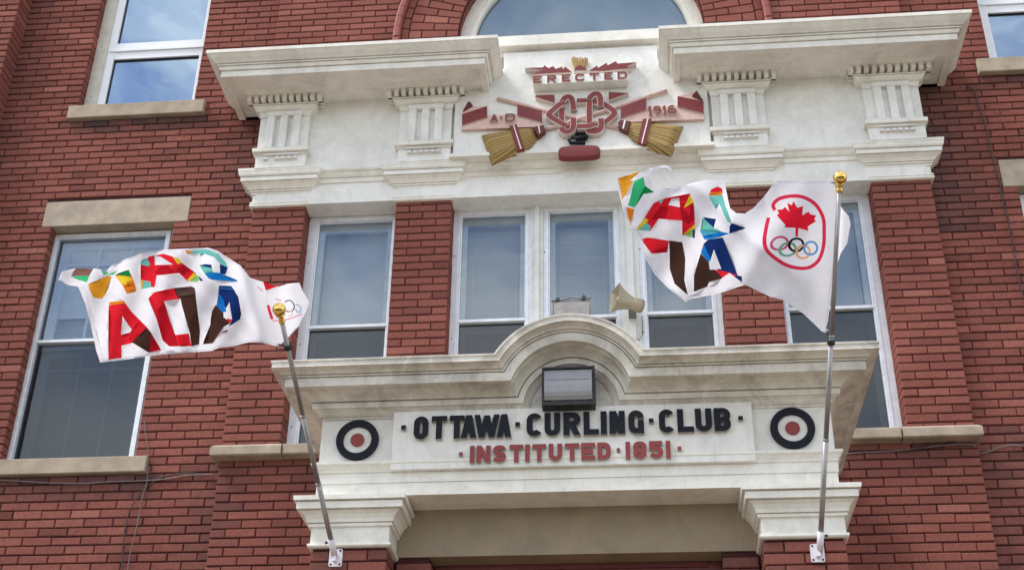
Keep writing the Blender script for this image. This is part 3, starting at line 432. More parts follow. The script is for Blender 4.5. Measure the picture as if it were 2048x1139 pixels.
# brick arch round the big window
ab = Bricks()
def radial(r0, r1, a0, a1, y0, y1, t=None):
    jj = J/2
    pts = []
    for r in (r0+jj, r1-jj):
        da = jj/r
        for a in (a0+da, a1-da): pts.append((ARC[0]+r*math.cos(a), ARC[1]+r*math.sin(a)))
    c = .005; ctr = (sum(p[0] for p in pts)/4, sum(p[1] for p in pts)/4)
    P = [pts[0], pts[2], pts[3], pts[1]]
    f = [(p[0]+(ctr[0]-p[0])*.05, y0, p[1]+(ctr[1]-p[1])*.10) for p in P]; r_ = [(p[0], y0+c, p[1]) for p in P]; k = [(p[0], y1, p[1]) for p in P]
    fs = [(0,1,2,3),(0,4,5,1),(1,5,6,2),(2,6,7,3),(3,7,4,0),(4,8,9,5),(5,9,10,6),(6,10,11,7),(7,11,8,4)]
    n0 = len(ab.v); ab.add(f+r_+k, fs)
    t = min(1, max(0, rng.normal(.6, .16))) if t is None else t
    ab.tint += [t]*12; ab.soot += [0]*12
nA = 49; dA = math.pi/nA
for i in range(nA):
    a0 = i*dA; cut = [1.06, 1.28, 1.497] if i % 2 else [1.06, 1.165, 1.385, 1.497]
    for r0, r1 in zip(cut[:-1], cut[1:]): radial(r0, r1, a0, a0+dA, 0, .2)
for s_ in range(10):
    z0 = ARC[1] - (s_+1)*COURSE
    for sx in (-1, 1):
        cut = [1.06, 1.28, 1.497, 1.566] if s_ % 2 else [1.06, 1.165, 1.385, 1.497, 1.566]
        for r0, r1 in zip(cut[:-1], cut[1:]):
            a_, c_ = ARC[0]+sx*r0, ARC[0]+sx*r1
            ab.brick(min(a_, c_)+J/2, max(a_, c_)-J/2, 0, .2, z0+J/2, z0+COURSE-J/2)
nB = 40
for i in range(nB): radial(1.497, 1.566, i*math.pi/nB, (i+1)*math.pi/nB, .004, .1, .22+.2*rng.random())
archo = ab.finish('brick_arch', BLD)
hm = MB(); segs = 44
for i in range(segs):
    a0, a1 = math.pi*i/segs+.0012, math.pi*(i+1)/segs-.0012
    pr = [(1.566, .02), (1.566, -.035), (1.580, -.05), (1.612, -.05), (1.63, -.035), (1.63, .02)]
    vs = [(ARC[0]+r*math.cos(a), y, ARC[1]+r*math.sin(a)) for a in (a0, a1) for r, y in pr]
    hm.add(vs, [(k, k+1, k+7, k+6) for k in range(5)] + [tuple(range(6))[::-1], tuple(range(6, 12))])
for sx in (-1, 1):
    a_, c_ = ARC[0]+sx*1.566, ARC[0]+sx*1.63
    hm.cbox(min(a_, c_), max(a_, c_), -.05, .02, 8.75, 9.369, .014)
hm.make('hood_mould', 'smooth_brick', archo)
# inside: dark rooms, back and roof so no light leaks
b = MB(); b.box(-9.4, 7.6, 7.0, 7.2, 0, 11.6); b.box(-9.4, 7.6, .02, 7.2, 11.3, 11.6); b.box(-9.6, -9.4, -.1, 7.2, 0, 11.6); b.box(7.6, 7.8, .02, 7.2, 0, 11.6)
b.box(-9.4, -2.9, .1, 7.0, 0, 3.35); b.box(2.3, 7.6, .1, 7, 0, 3.35); b.box(-2.9, 2.3, .1, 7, 0, 3.35); b.box(-9.4, 7.6, .34, 7, 8.0, 8.3); b.box(-9.4, 7.6, .34, 7, 5.0, 5.3)
b.box(-9.4, 7.6, 1.6, 1.7, 3.35, 11.3)
b.make('inner_wall', 'dark_room', BLD)
b = MB(); b.box(-9.4, 7.6, .05, .12, 0, 3.32); b.box(-3.0, 2.37, -.02, .05, 0, 3.32); b.make('plinth_wall', 'smooth_brick', BLD)
# ------------------------------------------------------------------ stone sills and lintels
def stone(name, x0, x1, y0, y1, z0, z1, mat, c=.008):
    b = MB(); b.cbox(x0, x1, y0, y1, z0, z1, c); return b.make(name, mat, BLD)
stone('stone_lintel', -4.814, -3.574, WY-.006, .3, 7.612, 7.858, 'sandstone', .004)
stone('stone_lintel', 2.942, 4.166, WY-.006, .3, 7.612, 7.866, 'sandstone', .004)
for x0, x1, z0, z1 in ((-4.79, -3.577, 5.39, 5.515), (-4.79, -3.577, 8.705, 8.842), (2.93, 4.15, 8.72, 8.862), (2.93, 4.15, 5.39, 5.515)):
    b = MB(); b.cbox(x0, x1, WY-.05, .30, z0, z1, .006); b.make('stone_sill', 'stone_sill', BLD)
def coping(x0, x1, ret0, ret1):
    b = MB(); ch = .018
    b.profile(x0, x1, -.11, .19, [(-.012, 5.438), (0, 5.446), (0, 5.506), (-.022, 5.526), (-.11, 5.532)], 0, ret0, ret1)
    b.make('stone_coping', 'stone_sill', BLD)
coping(-3.056, -2.532, True, False); coping(1.866, 2.405, False, True)
b = MB(); b.cbox(-2.524, 1.858, -.10, .30, 5.442, 5.522, .008); b.make('stone_sill', 'stone_sill', BLD)
# ------------------------------------------------------------------ windows
def bars(b, x0, x1, z0, z1, y0, y1, w, mi=0, wt=None, wb=None):
    wt = w if wt is None else wt; wb = w if wb is None else wb
    b.box(x0, x0+w, y0, y1, z0, z1, mi); b.box(x1-w, x1, y0, y1, z0, z1, mi)
    b.box(x0+w, x1-w, y0+.001, y1-.001, z1-wt, z1, mi); b.box(x0+w, x1-w, y0+.001, y1-.001, z0, z0+wb, mi)
def slats(x0, x1, z0, z1, y, name, parent, pitch=.0235, tilt=.010):
    b = MB(); z = z0
    while z < z1:
        d = rng.normal(0, .0009)
        b.add([(x0, y, z+tilt+d), (x1, y, z+tilt+d), (x1, y+.016, z-tilt*.2+d), (x0, y+.016, z-tilt*.2+d), (x0, y+.001, z+tilt-.0015+d), (x1, y+.001, z+tilt-.0015+d), (x1, y+.0165, z-tilt*.2-.0015+d), (x0, y+.0165, z-tilt*.2-.0015+d)],
              [(0, 1, 2, 3), (7, 6, 5, 4), (4, 5, 1, 0), (3, 2, 6, 7)]); z += pitch
    for xx in (x0+.1*(x1-x0), x1-.12*(x1-x0)): b.box(xx, xx+.004, y-.004, y-.002, z0, z1)
    b.box(x0, x1, y-.003, y+.02, z1, z1+.03)
    return b.make(name, 'blind_slat', parent)
def storm_window(x0, x1, z0, z1, y, zm, blind=None, trim=.042, right_trim=None):
    """wooden opening with an aluminium storm frame: fixed upper pane, screen below"""
    rt = trim if right_trim is None else right_trim
    w = MB(); w.box(x0, x0+trim, y-.012, y+.10, z0, z1); w.box(x1-rt, x1, y-.012, y+.10, z0, z1); w.box(x0+trim, x1-rt, y-.011, y+.10, z1-.028, z1)
    for zz in (z0+.12*(z1-z0), z0+.45*(z1-z0), z0+.8*(z1-z0)):
        w.lathe((x0+trim*.5, y-.0125, zz), (0, -1, 0), [(0, .006), (.001, .006)], 8, 1)
    o = w.make('window', ['aluminium', 'dark_metal'], BLD)
    a0, a1, t1 = x0+trim, x1-rt, z1-.028
    f = MB(); bars(f, a0, a1, z0, t1, y-.018, y+.02, .020, 0, .018, .022); bars(f, a0+.021, a1-.021, z0+.024, t1-.02, y-.006, y+.03, .010)
    f.box(a0+.021, a1-.021, y-.016, y+.024, zm-.011, zm+.014)
    f.make('storm_frame', 'aluminium', o)
    p = MB(); p.box(a0+.03, a1-.03, y+.004, y+.007, zm, t1-.03); p.make('upper_pane', 'storm_pane', o)
    p = MB(); p.box(a0+.03, a1-.03, y+.022, y+.024, z0+.03, zm); p.make('lower_screen', 'screen_pane', o)
    s = MB(); bars(s, a0+.005, a1-.005, zm-.02, t1, y+.036, y+.07, .066, 0, .085, .05); bars(s, a0+.005, a1-.005, z0, zm-.021, y+.072, y+.107, .066, 0, .05, .09)
    s.make('sash', 'old_sash', o)
    if blind == 'slats': slats(a0+.06, a1-.06, zm-.25, t1-.1, y+.17, 'blind', o)
    elif blind: 
        q = MB(); q.box(a0+.06, a1-.06, y+.17, y+.174, zm-.3 if blind == 'half' else z0+.1, t1-.06); q.make('blind', 'blind_fabric', o)
    return o
FY = .185; T0 = 7.672
storm_window(-2.575, -1.83, 5.522, T0-.022, FY, 6.625, 'half', .055, .026)
storm_window(-1.382, -.752, 5.522, T0-.014, FY, 6.632, 'slats', .040, .02)
storm_window(-.654, -.046, 5.522, T0-.010, FY, 6.636, 'slats', .02, .02)
storm_window(.098, .715, 5.522, T0-.014, FY, 6.645, 'slats', .02, .045)
storm_window(1.155, 1.925, 5.522, T0-.018, FY, 6.637, 'half', .03, .055)
for x0, x1 in ((-.752, -.654), (-.046, .098)):
    b = MB(); b.box(x0+.001, x1-.001, FY-.028, FY+.1, 5.523, T0-.012); xm = (x0+x1)/2; hw = (x1-x0)*.18
    b.box(xm-hw, xm+hw, FY-.052, FY-.028, 5.523, T0-.012); b.make('mullion', 'mullion_paint', BLD)
# flanking lower windows
def tall_window(col, mirror=False):
    x0, x1 = (col[0]-.012, col[1]-.052) if not mirror else (col[0]+.02, col[1]-.002); y = .205; z0, z1 = 5.516, 7.612; zm = 6.59
    w = MB(); bars(w, x0, x1, z0, z1, y, y+.1, .012, 0, .012, .004)
    w.box(x1+.0005, col[1]+.02, y-.004, y+.1, z0, z1) if not mirror else w.box(col[0]-.02, x0-.0005, y-.004, y+.1, z0, z1)
    o = w.make('window', 'aluminium', BLD)
    f = MB(); bars(f, x0+.0005, x1-.0005, z0+.002, z1-.014, y-.022, y+.03, .030, 0, .024, .022); bars(f, x0+.031, x1-.031, z0+.025, z1-.039, y-.010, y+.03, .012)
    f.box(x0+.03, x1-.03, y-.018, y+.025, zm-.010, zm+.014); f.make('storm_frame', 'aluminium', o)
    p = MB(); p.box(x0+.04, x1-.04, y+.006, y+.009, zm, z1-.045); p.make('upper_pane', 'storm_pane', o)
    p = MB(); p.box(x0+.04, x1-.04, y+.024, y+.026, z0+.03, zm); p.make('lower_screen', 'screen_pane', o)
    s = MB(); bars(s, x0+.04, x1-.04, zm-.03, z1-.02, y+.085, y+.12, .075, 0, .08, .05); bars(s, x0+.04, x1-.04, z0, zm-.031, y+.122, y+.155, .075, 0, .05, .07)
    s.make('sash', 'vinyl', o)
    mu = MB()
    for fx in (.36, .66):
        xx = x0+.04+(x1-x0-.08)*fx; mu.box(xx-.011, xx+.011, y+.09, y+.115, zm, z1-.1); mu.box(xx-.011, xx+.011, y+.127, y+.15, z0+.07, zm-.03)
    mu.box(x0+.1, x1-.1, y+.128, y+.149, zm-.2, zm-.18); mu.box(x0+.1, x1-.1, y+.091, y+.114, z1-.26, z1-.235); mu.make('muntin', 'vinyl', o)
    q = MB(); q.box(x0+.06, x1-.06, y+.123, y+.126, zm+.28, z1-.03); q.make('blind', 'trim_white', o)
    slats(x0+.08, x1-.08, zm-.02, zm+.27, y+.19, 'blind', o)
    b = MB(); b.box(x0+.06, x1-.06, y+.24, y+.245, z0, zm+.0); b.make('curtain', 'blind_fabric', o)
tall_window(LW); tall_window(RW, True)
def vinyl_window(col, strip_left):
    x0, x1 = col; y = .195; z0, z1 = 8.842, 10.95
    w = MB(); f0, f1 = (x0+.105, x1) if strip_left else (x0+.03, x1)
    bars(w, f0, f1, z0, z1, y, y+.09, .070, 0, .07, .02); o = w.make('window', 'vinyl', BLD)
    if strip_left:
        p = MB(); p.box(x0, f0, y-.02, y+.08, z0, z1)
        for zz in (9.05, 9.62, 10.2): p.lathe((x0+.05, y-.021, zz), (0, -1, 0), [(0, .006), (.001, .006)], 8, 1)
        p.make('side_panel', ['jamb_panel', 'dark_metal'], o)
    else:
        p = MB(); p.box(x0, f0, y-.02, y+.08, z0, z1); p.make('side_panel', 'vinyl', o)
    m_ = MB(); m_.box(f0+.07, f1-.07, y+.004, y+.085, 9.486, 9.565); m_.box(f0+.02, f1-.02, y-.012, y+.08, 9.566, 9.588); m_.box(f0+.07, f1-.07, y+.004, y+.085, 9.589, 9.669); m_.make('transom', 'vinyl', o)
    for a, c in ((z0+.02, 9.486), (9.669, z1-.07)):
        g = MB(); bars(g, f0+.07, f1-.07, a, c, y+.02, y+.03, .006); g.make('gasket', 'dark_metal', o)
        g = MB(); g.box(f0+.07, f1-.07, y+.031, y+.036, a, c); g.make('pane', 'clear_pane', o)
vinyl_window(LW, True); vinyl_window(RW, False)
# arched window
b = MB()
def ring(b, r0, r1, y0, y1, n=56, mi=0):
    A = arc(ARC[0], ARC[1], r0, 0, 180, n); B = arc(ARC[0], ARC[1], r1, 0, 180, n)
    vs = [(p[0], y, p[1]) for y in (y0, y1) for L_ in (A, B) for p in L_]; k = n+1
    fs = []
    for i in range(n): fs += [(i, i+1, k+i+1, k+i), (2*k+i+1, 2*k+i, 3*k+i, 3*k+i+1), (i+1, i, 2*k+i, 2*k+i+1), (k+i, k+i+1, 3*k+i+1, 3*k+i)]
    b.add(vs, fs, mi)
ring(b, .985, 1.066, .13, .24); ring(b, .94, .984, .155, .24)
for sx in (-1, 1):
    a_, c_ = sorted((ARC[0]+sx*.985, ARC[0]+sx*1.066)); b.box(a_, c_, .13, .24, 9.0, ARC[1]); a_, c_ = sorted((ARC[0]+sx*.94, ARC[0]+sx*.984)); b.box(a_, c_, .155, .24, 9.0, ARC[1])
b.box(ARC[0]-.985, ARC[0]+.985, .13, .24, 8.98, 9.06)
ao = b.make('window', 'white_paint', BLD)
b = MB(); pts = arc(ARC[0], ARC[1], .942, 0, 180, 40) + [(ARC[0]-.942, 9.05), (ARC[0]+.942, 9.05)]
b.prism([pts], .20, .206); b.make('pane', 'hazy_pane', ao)
b = MB(); b.prism([pts], .42, .43); b.make('blind', 'blind_fabric', ao)
# ------------------------------------------------------------------ white classical trim of the bay
b = MB(); b.box(-2.995, 2.365, -.08, .14, 7.94, 8.70); b.box(-2.99, 2.36, -.02, .28, 7.66, 7.945); b.make('frieze_panel', 'panel_paint', BLD)
cap_prof = [(0, 7.652), (.022, 7.654), (.028, 7.662), (.026, 7.674), (.016, 7.679), (.026, 7.684), (.024, 7.698), (.012, 7.702), (.010, 7.772), (.024, 7.776), (.026, 7.788), (.016, 7.789), (.016, 7.792), (.036, 7.793), (.037, 7.804), (.026, 7.805), (.026, 7.808), (.046, 7.809),
            (.050, 7.816), (.066, 7.834), (.088, 7.849), (.094, 7.853), (.082, 7.854), (.082, 7.858), (.101, 7.859), (.101, 7.895), (.084, 7.896), (.084, 7.900), (.108, 7.901), (.116, 7.912), (.121, 7.941), (.124, 7.944), (.125, 7.968), (.03, 7.974)]
for a, c in PIERS:
    b = MB(); b.profile(a, c, 0, .15, cap_prof); b.make('capital', 'white_paint', BLD)
gaps = [(-2.575, -1.83), (-1.382, .715), (1.155, 1.925)]
for i, (a, c) in enumerate(gaps):
    b = MB(); b.box(a-.01, c+.01, -.010, .29, T0, 7.852); b.box(a-.01, c+.01, -.032, .1, 7.8525, 7.896); b.box(a-.01, c+.01, -.046, .1, 7.8965, 7.905)
    b.profile(a-.01, c+.01, -.05, .1, [(0, 7.9055), (.012, 7.93), (.03, 7.944), (.034, 7.95), (.034, 7.955)], 0, False, False)
    if i == 1: b.box(a-.01, c+.01, -.172, .0, 7.9555, 7.986)
    b.make('lintel', 'white_paint', BLD)
    b = MB(); b.box(a+.01, c-.01, FY-.03, FY+.1, T0-.018, T0-.001); b.make('head_trim', 'mullion_paint', BLD)
# pilasters with triglyph, guttae, dentilled cap
PF = -.13
for a, c in PIERS:
    a0, c0 = a+.012, c-.005
    b = MB(); b.box(a0, c0, PF, -.06, 7.96, 8.50)
    po = b.make('pilaster', 'panel_paint', BLD)
    b = MB(); b.cbox(a0-.026, c0+.022, PF-.040, -.06, 8.098, 8.138, .004); b.box(a0-.008, c0+.006, PF-.012, -.06, 8.082, 8.098)
    b.make('taenia', 'white_paint', po)
    xm = (a0+c0)/2; hw = .142
    b = MB(); bw = .066; gw = (2*hw-3*bw)/2
    for k in range(3):
        q0 = xm-hw+k*(bw+gw)
        vs = [(q0-.004, PF-.001), (q0+.003, PF-.036), (q0+bw-.003, PF-.036), (q0+bw+.004, PF-.001)]
        b.add([(x, y, z) for z in (8.14, 8.462) for x, y in vs], [(0, 1, 5, 4), (1, 2, 6, 5), (2, 3, 7, 6), (4, 5, 6, 7), (3, 2, 1, 0)])
    b.box(xm-hw-.006, xm+hw+.006, PF-.040, PF+.001, 8.463, 8.505); b.box(a0-.006, xm-hw-.007, PF-.012, PF+.001, 8.468, 8.498); b.box(xm+hw+.007, c0+.006, PF-.012, PF+.001, 8.468, 8.498)
    b.make('triglyph', 'panel_paint', po)
    b = MB(); b.box(xm-hw+.004, xm+hw-.004, PF-.028, PF+.001, 8.072, 8.0815); pitch = 2*hw/6
    for k in range(6):
        if a < -2.9 and k == 1: continue
        q = xm-hw+(k+.5)*pitch
        b.add([(q-.007, PF-.006, 8.0715), (q+.007, PF-.006, 8.0715), (q+.007, PF+.001, 8.0715), (q-.007, PF+.001, 8.0715), (q-.020, PF-.03, 8.030), (q+.020, PF-.03, 8.030), (q+.020, PF+.001, 8.030), (q-.020, PF+.001, 8.030)],
              [(0, 4, 5, 1), (1, 5, 6, 2), (3, 7, 4, 0), (4, 7, 6, 5), (0, 1, 2, 3)])
    b.make('guttae', 'panel_paint', po)
    b = MB(); b.profile(a0, c0, PF, -.06, [(.0, 8.495), (.012, 8.497), (.014, 8.515), (.026, 8.517), (.036, 8.524), (.05, 8.54), (.056, 8.556), (.044, 8.557), (.044, 8.560), (.062, 8.561), (.062, 8.572), (.028, 8.574), (.028, 8.632), (.125, 8.633), (.135, 8.640), (.14, 8.646), (.158, 8.648), (.162, 8.66), (.162, 8.665)])
    b.make('pilaster_cap', 'white_paint', po)
    b = MB(); W0, W1 = a0-.105, c0+.105; n = 11; dw = .035; pt = (W1-W0-dw)/(n-1)
    for k in range(n): b.cbox(W0+k*pt, W0+k*pt+dw, PF-.105, PF-.0285, 8.578, 8.6325, .002)
    for k in range(1, 4):
        yy = PF-.105+k*.058
        if yy+dw > -.082: continue
        for xx in (W0, W1-.038): b.box(xx, xx+.076, yy, yy+dw, 8.578, 8.6325) if xx == W0 else b.box(xx-.038, xx+.038, yy, yy+dw, 8.578, 8.6325)
    b.make('dentil_band', 'white_paint', po)
# great cornice, two lengths broken for the arched window
corn = [(-.058, 8.652), (-.056, 8.626), (0, 8.624), (0, 8.680), (-.014, 8.681), (-.014, 8.685), (.012, 8.686), (.018, 8.700), (.024, 8.712), (.006, 8.713), (.006, 8.718), (.034, 8.719), (.034, 8.729), (.014, 8.730), (.014, 8.735), (.046, 8.736), (.05, 8.740), (.060, 8.748), (.078, 8.762), (.094, 8.778), (.104, 8.788), (.112, 8.791), (.113, 8.822), (.02, 8.832)]
for x0, x1 in ((-3.257, -1.080), (.434, 2.642)):
    b = MB(); b.profile(x0, x1, -.50, .075, corn); b.make('cornice', 'white_paint', BLD)
# central emblem board, scribed round the cornices, and the ledge under the arched window
b = MB()
b.prism([[(-1.362, 7.987), (.700, 7.987), (.700, 8.56), (.62, 8.66), (.48, 8.72), (.318, 8.86), (.318, 9.022), (-.966, 9.022), (-.966, 8.86), (-1.13, 8.72), (-1.28, 8.66), (-1.362, 8.56)]], -.145, -.085)
b.make('emblem_board', 'panel_paint', BLD)
b = MB(); b.box(-1.30, .66, -.10, .0, 9.025, 9.072); b.profile(-1.30, .66, -.16, .13, [(0, 9.0725), (.02, 9.074), (.02, 9.18), (0, 9.186)], 0, False, False); b.make('window_ledge', 'white_paint', BLD)
# ------------------------------------------------------------------ entrance portico
PX0, PX1, PY = -1.857, 1.149, -1.6
POR = thing('entrance_portico', 'white projecting entrance porch with a round-arched hood on brick piers', 'portico', ((PX0+PX1)/2, -1.0, 0))
for a, c in ((PX0, -1.415), (.700, PX1)):
    pb = Bricks(); pb.field(a, c, 3.3, 4.19, PY, .24, (), None, a+.0, lambda x, z: rng.random()*.5 if rng.random() < .3 else 0, shift=1); pz = pb.finish('brick_pier', POR)
    q = MB(); q.box(a+.011, c-.011, PY+.011, .0, 0, 4.19); q.make('mortar_backing', 'mortar', pz)
    cp = [(0, 4.186), (.014, 4.188), (.022, 4.196), (.020, 4.209), (.008, 4.213), (.006, 4.306), (.022, 4.309), (.024, 4.325), (.012, 4.326), (.012, 4.330), (.030, 4.331), (.034, 4.350), (.048, 4.374), (.070, 4.390), (.060, 4.391), (.060, 4.396), (.087, 4.397), (.088, 4.437), (.068, 4.438), (.068, 4.443), (.104, 4.444), (.106, 4.470), (.02, 4.480)]
    b = MB(); b.profile(a, c, PY, -.9, cp); b.make('capital', 'white_paint', POR)
for a, c in ((-1.405, -1.20), (.486, .690)):
    jb = Bricks(); jb.field(a, c, 3.3, 4.20, -1.36, .14, (), None, -1.405 if a < 0 else .69-PITCH, lambda x, z: rng.random()*.5); jz = jb.finish('brick_jamb', POR)
    q = MB(); q.box(a+.002, c-.011, -1.349, -.2, 0, 4.205); q.make('mortar_backing', 'mortar', jz)
b = MB(); b.box(-1.42, .70, -1.362, -.3, 4.206, 4.53); b.make('porch_lintel', 'lintel_paint', POR)
b = MB(); b.box(-1.20, .486, -1.19, -1.05, 4.0, 4.205); b.box(-1.20, -1.12, -1.2, -1.05, 0, 4.2); b.box(.41, .486, -1.2, -1.05, 0, 4.2); b.box(-1.12, .41, -1.205, -1.06, 4.172, 4.204); b.make('door_frame', 'door_wood', POR)
b = MB(); b.box(-1.12, .41, -1.13, -1.08, 3.95, 4.17); b.make('transom_pane', 'storm_pane', POR)
b = MB(); b.box(-1.12, .41, -1.02, -.98, 2.1, 4.17); b.box(-1.12, -.37, -1.12, -1.07, 0, 3.9); b.box(-.36, .41, -1.12, -1.07, 0, 3.9); b.make('door', 'door_wood', POR)
# architrave: three fasciae, ledge, then the frieze
b = MB(); b.box(PX0, PX1, PY-.006, 0, 4.495, 4.5735); b.box(PX0-.006, PX1+.006, PY-.012, 0, 4.574, 4.636)
b.profile(PX0, PX1, PY-.01, 0, [(.0, 4.6365), (.008, 4.638), (.012, 4.652), (.024, 4.672), (.034, 4.681), (.036, 4.683), (.037, 4.698), (.0, 4.702)]); b.make('architrave', 'white_paint', POR)
b = MB(); b.box(PX0, PX1, PY, 0, 4.708, 5.02); b.make('frieze', 'sign_paint', POR)
# hood: one profile run round both returns, along the straights and over the arch
hp = [(0.004, .262), (.012, .258), (.022, .246), (.030, .234), (.040, .226), (.044, .222), (.058, .220), (.060, .186), (.040, .185), (.040, .180), (.066, .179), (.074, .168), (.090, .155), (.112, .146), (.135, .142), (.140, .134), (.185, .132), (.190, .140), (.198, .140),
      (.200, .130), (.2005, .087), (.186, .086), (.186, .082), (.208, .081), (.210, .073), (.198, .072), (.198, .069), (.220, .068), (.224, .063), (.232, .057), (.252, .049), (.266, .046), (.276, .045), (.270, .040), (.270, .014), (.277, .010), (.278, .000), (.268, -.006), (.05, -.012)]
HZ = 5.260; HCX = -.356; HR = .506; HCZ = 5.005
def hood_path(o, h):
    r = HR - h; dz = (HZ - h) - HCZ; d = math.sqrt(max(r*r - dz*dz, 1e-6)); a0 = math.atan2(dz, d)
    P = [(PX0-o, 0.0, HZ-h), (PX0-o, PY-o, HZ-h)]
    P += [(HCX + r*math.cos(math.pi-a0-(math.pi-2*a0)*i/36), PY-o, HCZ + r*math.sin(math.pi-a0-(math.pi-2*a0)*i/36)) for i in range(37)]
    return P + [(PX1+o, PY-o, HZ-h), (PX1+o, 0.0, HZ-h)]
b = MB(); rows = [hood_path(o, h) for o, h in hp]; n = len(rows[0])
b.add([p for r in rows for p in r], [(i*n+k, i*n+k+1, (i+1)*n+k+1, (i+1)*n+k) for i in range(len(rows)-1) for k in range(n-1)])
top_ = rows[-1]
b.add([p for p in top_] + [(p[0], 0.0, p[2]) for p in top_], [(k+n, k, k+1, k+1+n) for k in range(n-1)])
hood = b.make('hood_cornice', 'worn_white_paint', POR)
# wall under the arched hood, with its scribed half-round line
b = MB(); tp = arc(HCX, HCZ, .262, 4, 176, 40)
b.prism([[(PX0+.01, 4.985), (PX1-.01, 4.985), (PX1-.01, 5.06), (HCX+.33, 5.06)] + arc(HCX, HCZ, .335, 12, 168, 24) + [(HCX-.33, 5.06), (PX0+.01, 5.06)]], PY-.006, PY+.05)
b.prism(band(arc(HCX, 5.005, .268, 0, 180, 30), .006), PY-.0075, PY-.005, 1); b.make('tympanum', ['worn_white_paint', 'dark_metal'], POR)
# ------------------------------------------------------------------ lettering
T_ = .20
def rr(x0, x1, z0, z1, r, parts='abcd'):
    out = []
    return arc(x1-r, z1-r, r, 0, 90, 5) + arc(x0+r, z1-r, r, 90, 180, 5) + arc(x0+r, z0+r, r, 180, 270, 5) + arc(x1-r, z0+r, r, 270, 360, 5)
def glyph(ch, w, h, t, ):
    a = t/2; r = min(w*.42, h*.3); P = []
    def bd(*p, closed=False): P.extend(band(p, t, closed))
    x0, x1, z0, z1 = a, w-a, a, h-a; rc = max(.01, r-a*.3); rc = min(rc, (x1-x0)/2*.98)
    TL = arc(x0+rc, z1-rc, rc, 90, 180, 5); TR = arc(x1-rc, z1-rc, rc, 0, 90, 5); BL = arc(x0+rc, z0+rc, rc, 180, 270, 5); BR = arc(x1-rc, z0+rc, rc, 270, 360, 5)
    if ch == '.': P.append([(0, 0), (w, 0), (w, h), (0, h)])
    elif ch in 'O0': bd(*(TR+TL+BL+BR), closed=True)
    elif ch == 'T': bd((0, z1), (w, z1)); bd((w/2, 0), (w/2, h-t*.9))
    elif ch in 'I1':
        bd((w/2, 0), (w/2, h)) if w < 1.3*t else (bd((w*.6, 0), (w*.6, h)), bd((w*.6, h*.95), (w*.1, h*.72)), bd((w*.15, t*.35), (w, t*.35)))
    elif ch == 'A':
        P.append([(0, 0), (t, 0), (w/2+t*.35, h), (w/2-t*.5, h)]); P.append([(w-t, 0), (w, 0), (w/2+t*.5, h), (w/2-t*.35, h)]); P.append([(t*.9, h*.2), (w-t*.9, h*.2), (w-t*1.05, h*.2+t*.75), (t*1.05, h*.2+t*.75)])
    elif ch == 'W':
        q = w/4; tt = t*.95
        for i, (xa, xb, za, zb) in enumerate(((0, q, h, 0), (q, 2*q, 0, h*.97), (2*q, 3*q, h*.97, 0), (3*q, 4*q, 0, h))):
            xa2 = xa*(w-tt)/w; xb2 = xb*(w-tt)/w; P.append([(xa2, za), (xa2+tt, za), (xb2+tt, zb), (xb2, zb)])
    elif ch in 'CG':
        if ch == 'C' and t/h > .2: bd(*arc(x1-rc, z1-rc, rc, 25, 90, 4), *TL, *BL, *arc(x1-rc, z0+rc, rc, 270, 335, 4))
        elif ch == 'C': bd((x1, h*.66), *TR, *TL, *BL, *BR, (x1, h*.34))
        else: bd((x1, h*.66), *TR, *TL, *BL, (x1, z0)); bd((x1, 0), (x1, h*.5)); bd((w*.62, h*.46), (w-.001, h*.46))
    elif ch == 'U': bd((x0, h), *BL, *BR, (x1, h))
    elif ch == 'L': bd((x0, 0), (x0, h)); bd((t*.5, z0), (w, z0))
    elif ch == 'N': bd((x0, 0), (x0, h)); bd((x1, 0), (x1, h)); P.append([(0, h), (t*1.1, h), (w, 0), (w-t*1.1, 0)])
    elif ch == 'E': bd((x0, 0), (x0, h)); bd((a, z0), (w, z0)); bd((a, z1), (w, z1)); bd((a, h/2), (w*.85, h/2))
    elif ch == 'D': bd((x0, 0), (x0, h)); bd((a, z1), *TR[::-1], *BR[::-1], (a, z0))
    elif ch == 'R':
        ra = min((h*.5-a)/2, w*.4); zc = z1-ra; bd((x0, 0), (x0, h)); bd((a, z1), *arc(x1-ra, zc, ra, 90, -90, 8), (a, zc-ra)); P.append([(w*.35, h*.45), (w*.35+t, h*.45), (w, 0), (w-t*1.1, 0)])
    elif ch == 'B':
        bd((x0, 0), (x0, h))
        for zb, zt in ((z0, h/2), (h/2, z1)):
            ra = (zt-zb)/2; bd((a, zt), *arc(x1-ra, zb+ra, ra, 90, -90, 8), (a, zb))
    elif ch in 'S': 
        ra = (z1-z0)/4; bd(*arc(x1-ra, z1-ra, ra, 10, 90, 4), *arc(x0+ra, z1-ra, ra, 90, 270, 8), *arc(x1-ra, z0+ra, ra, 90, -90, 8), *arc(x0+ra, z0+ra, ra, 270, 190, 4))
    elif ch == '8':
        ra = (z1-z0)/4
        for c_ in (z0+ra, z1-ra): bd(*rr(x0, x1, c_-ra, c_+ra, min(ra, (x1-x0)/2)*.98), closed=True)
    elif ch == '5': 
        ra = (z1-z0)*.3; bd((w*.95, z1), (x0, z1)); bd((x0, h), (x0, z0+2*ra-a*.6)); bd((a*.5, z0+2*ra), *arc(x1-ra, z0+ra, ra, 90, -90, 8), *arc(x0+ra, z0+ra, ra, 270, 200, 4))
    elif ch in '96':
        ra = (z1-z0)*.27; c_ = z1-ra if ch == '9' else z0+ra; bd(*rr(x0, x1, c_-ra, c_+ra, min(ra, (x1-x0)/2)*.98), closed=True)
        if ch == '9': bd((x1, c_), *BR[::-1], (x0+.2*w, z0))
        else: bd((x0, c_), *TL[::-1], (x1-.2*w, z1))
    return P
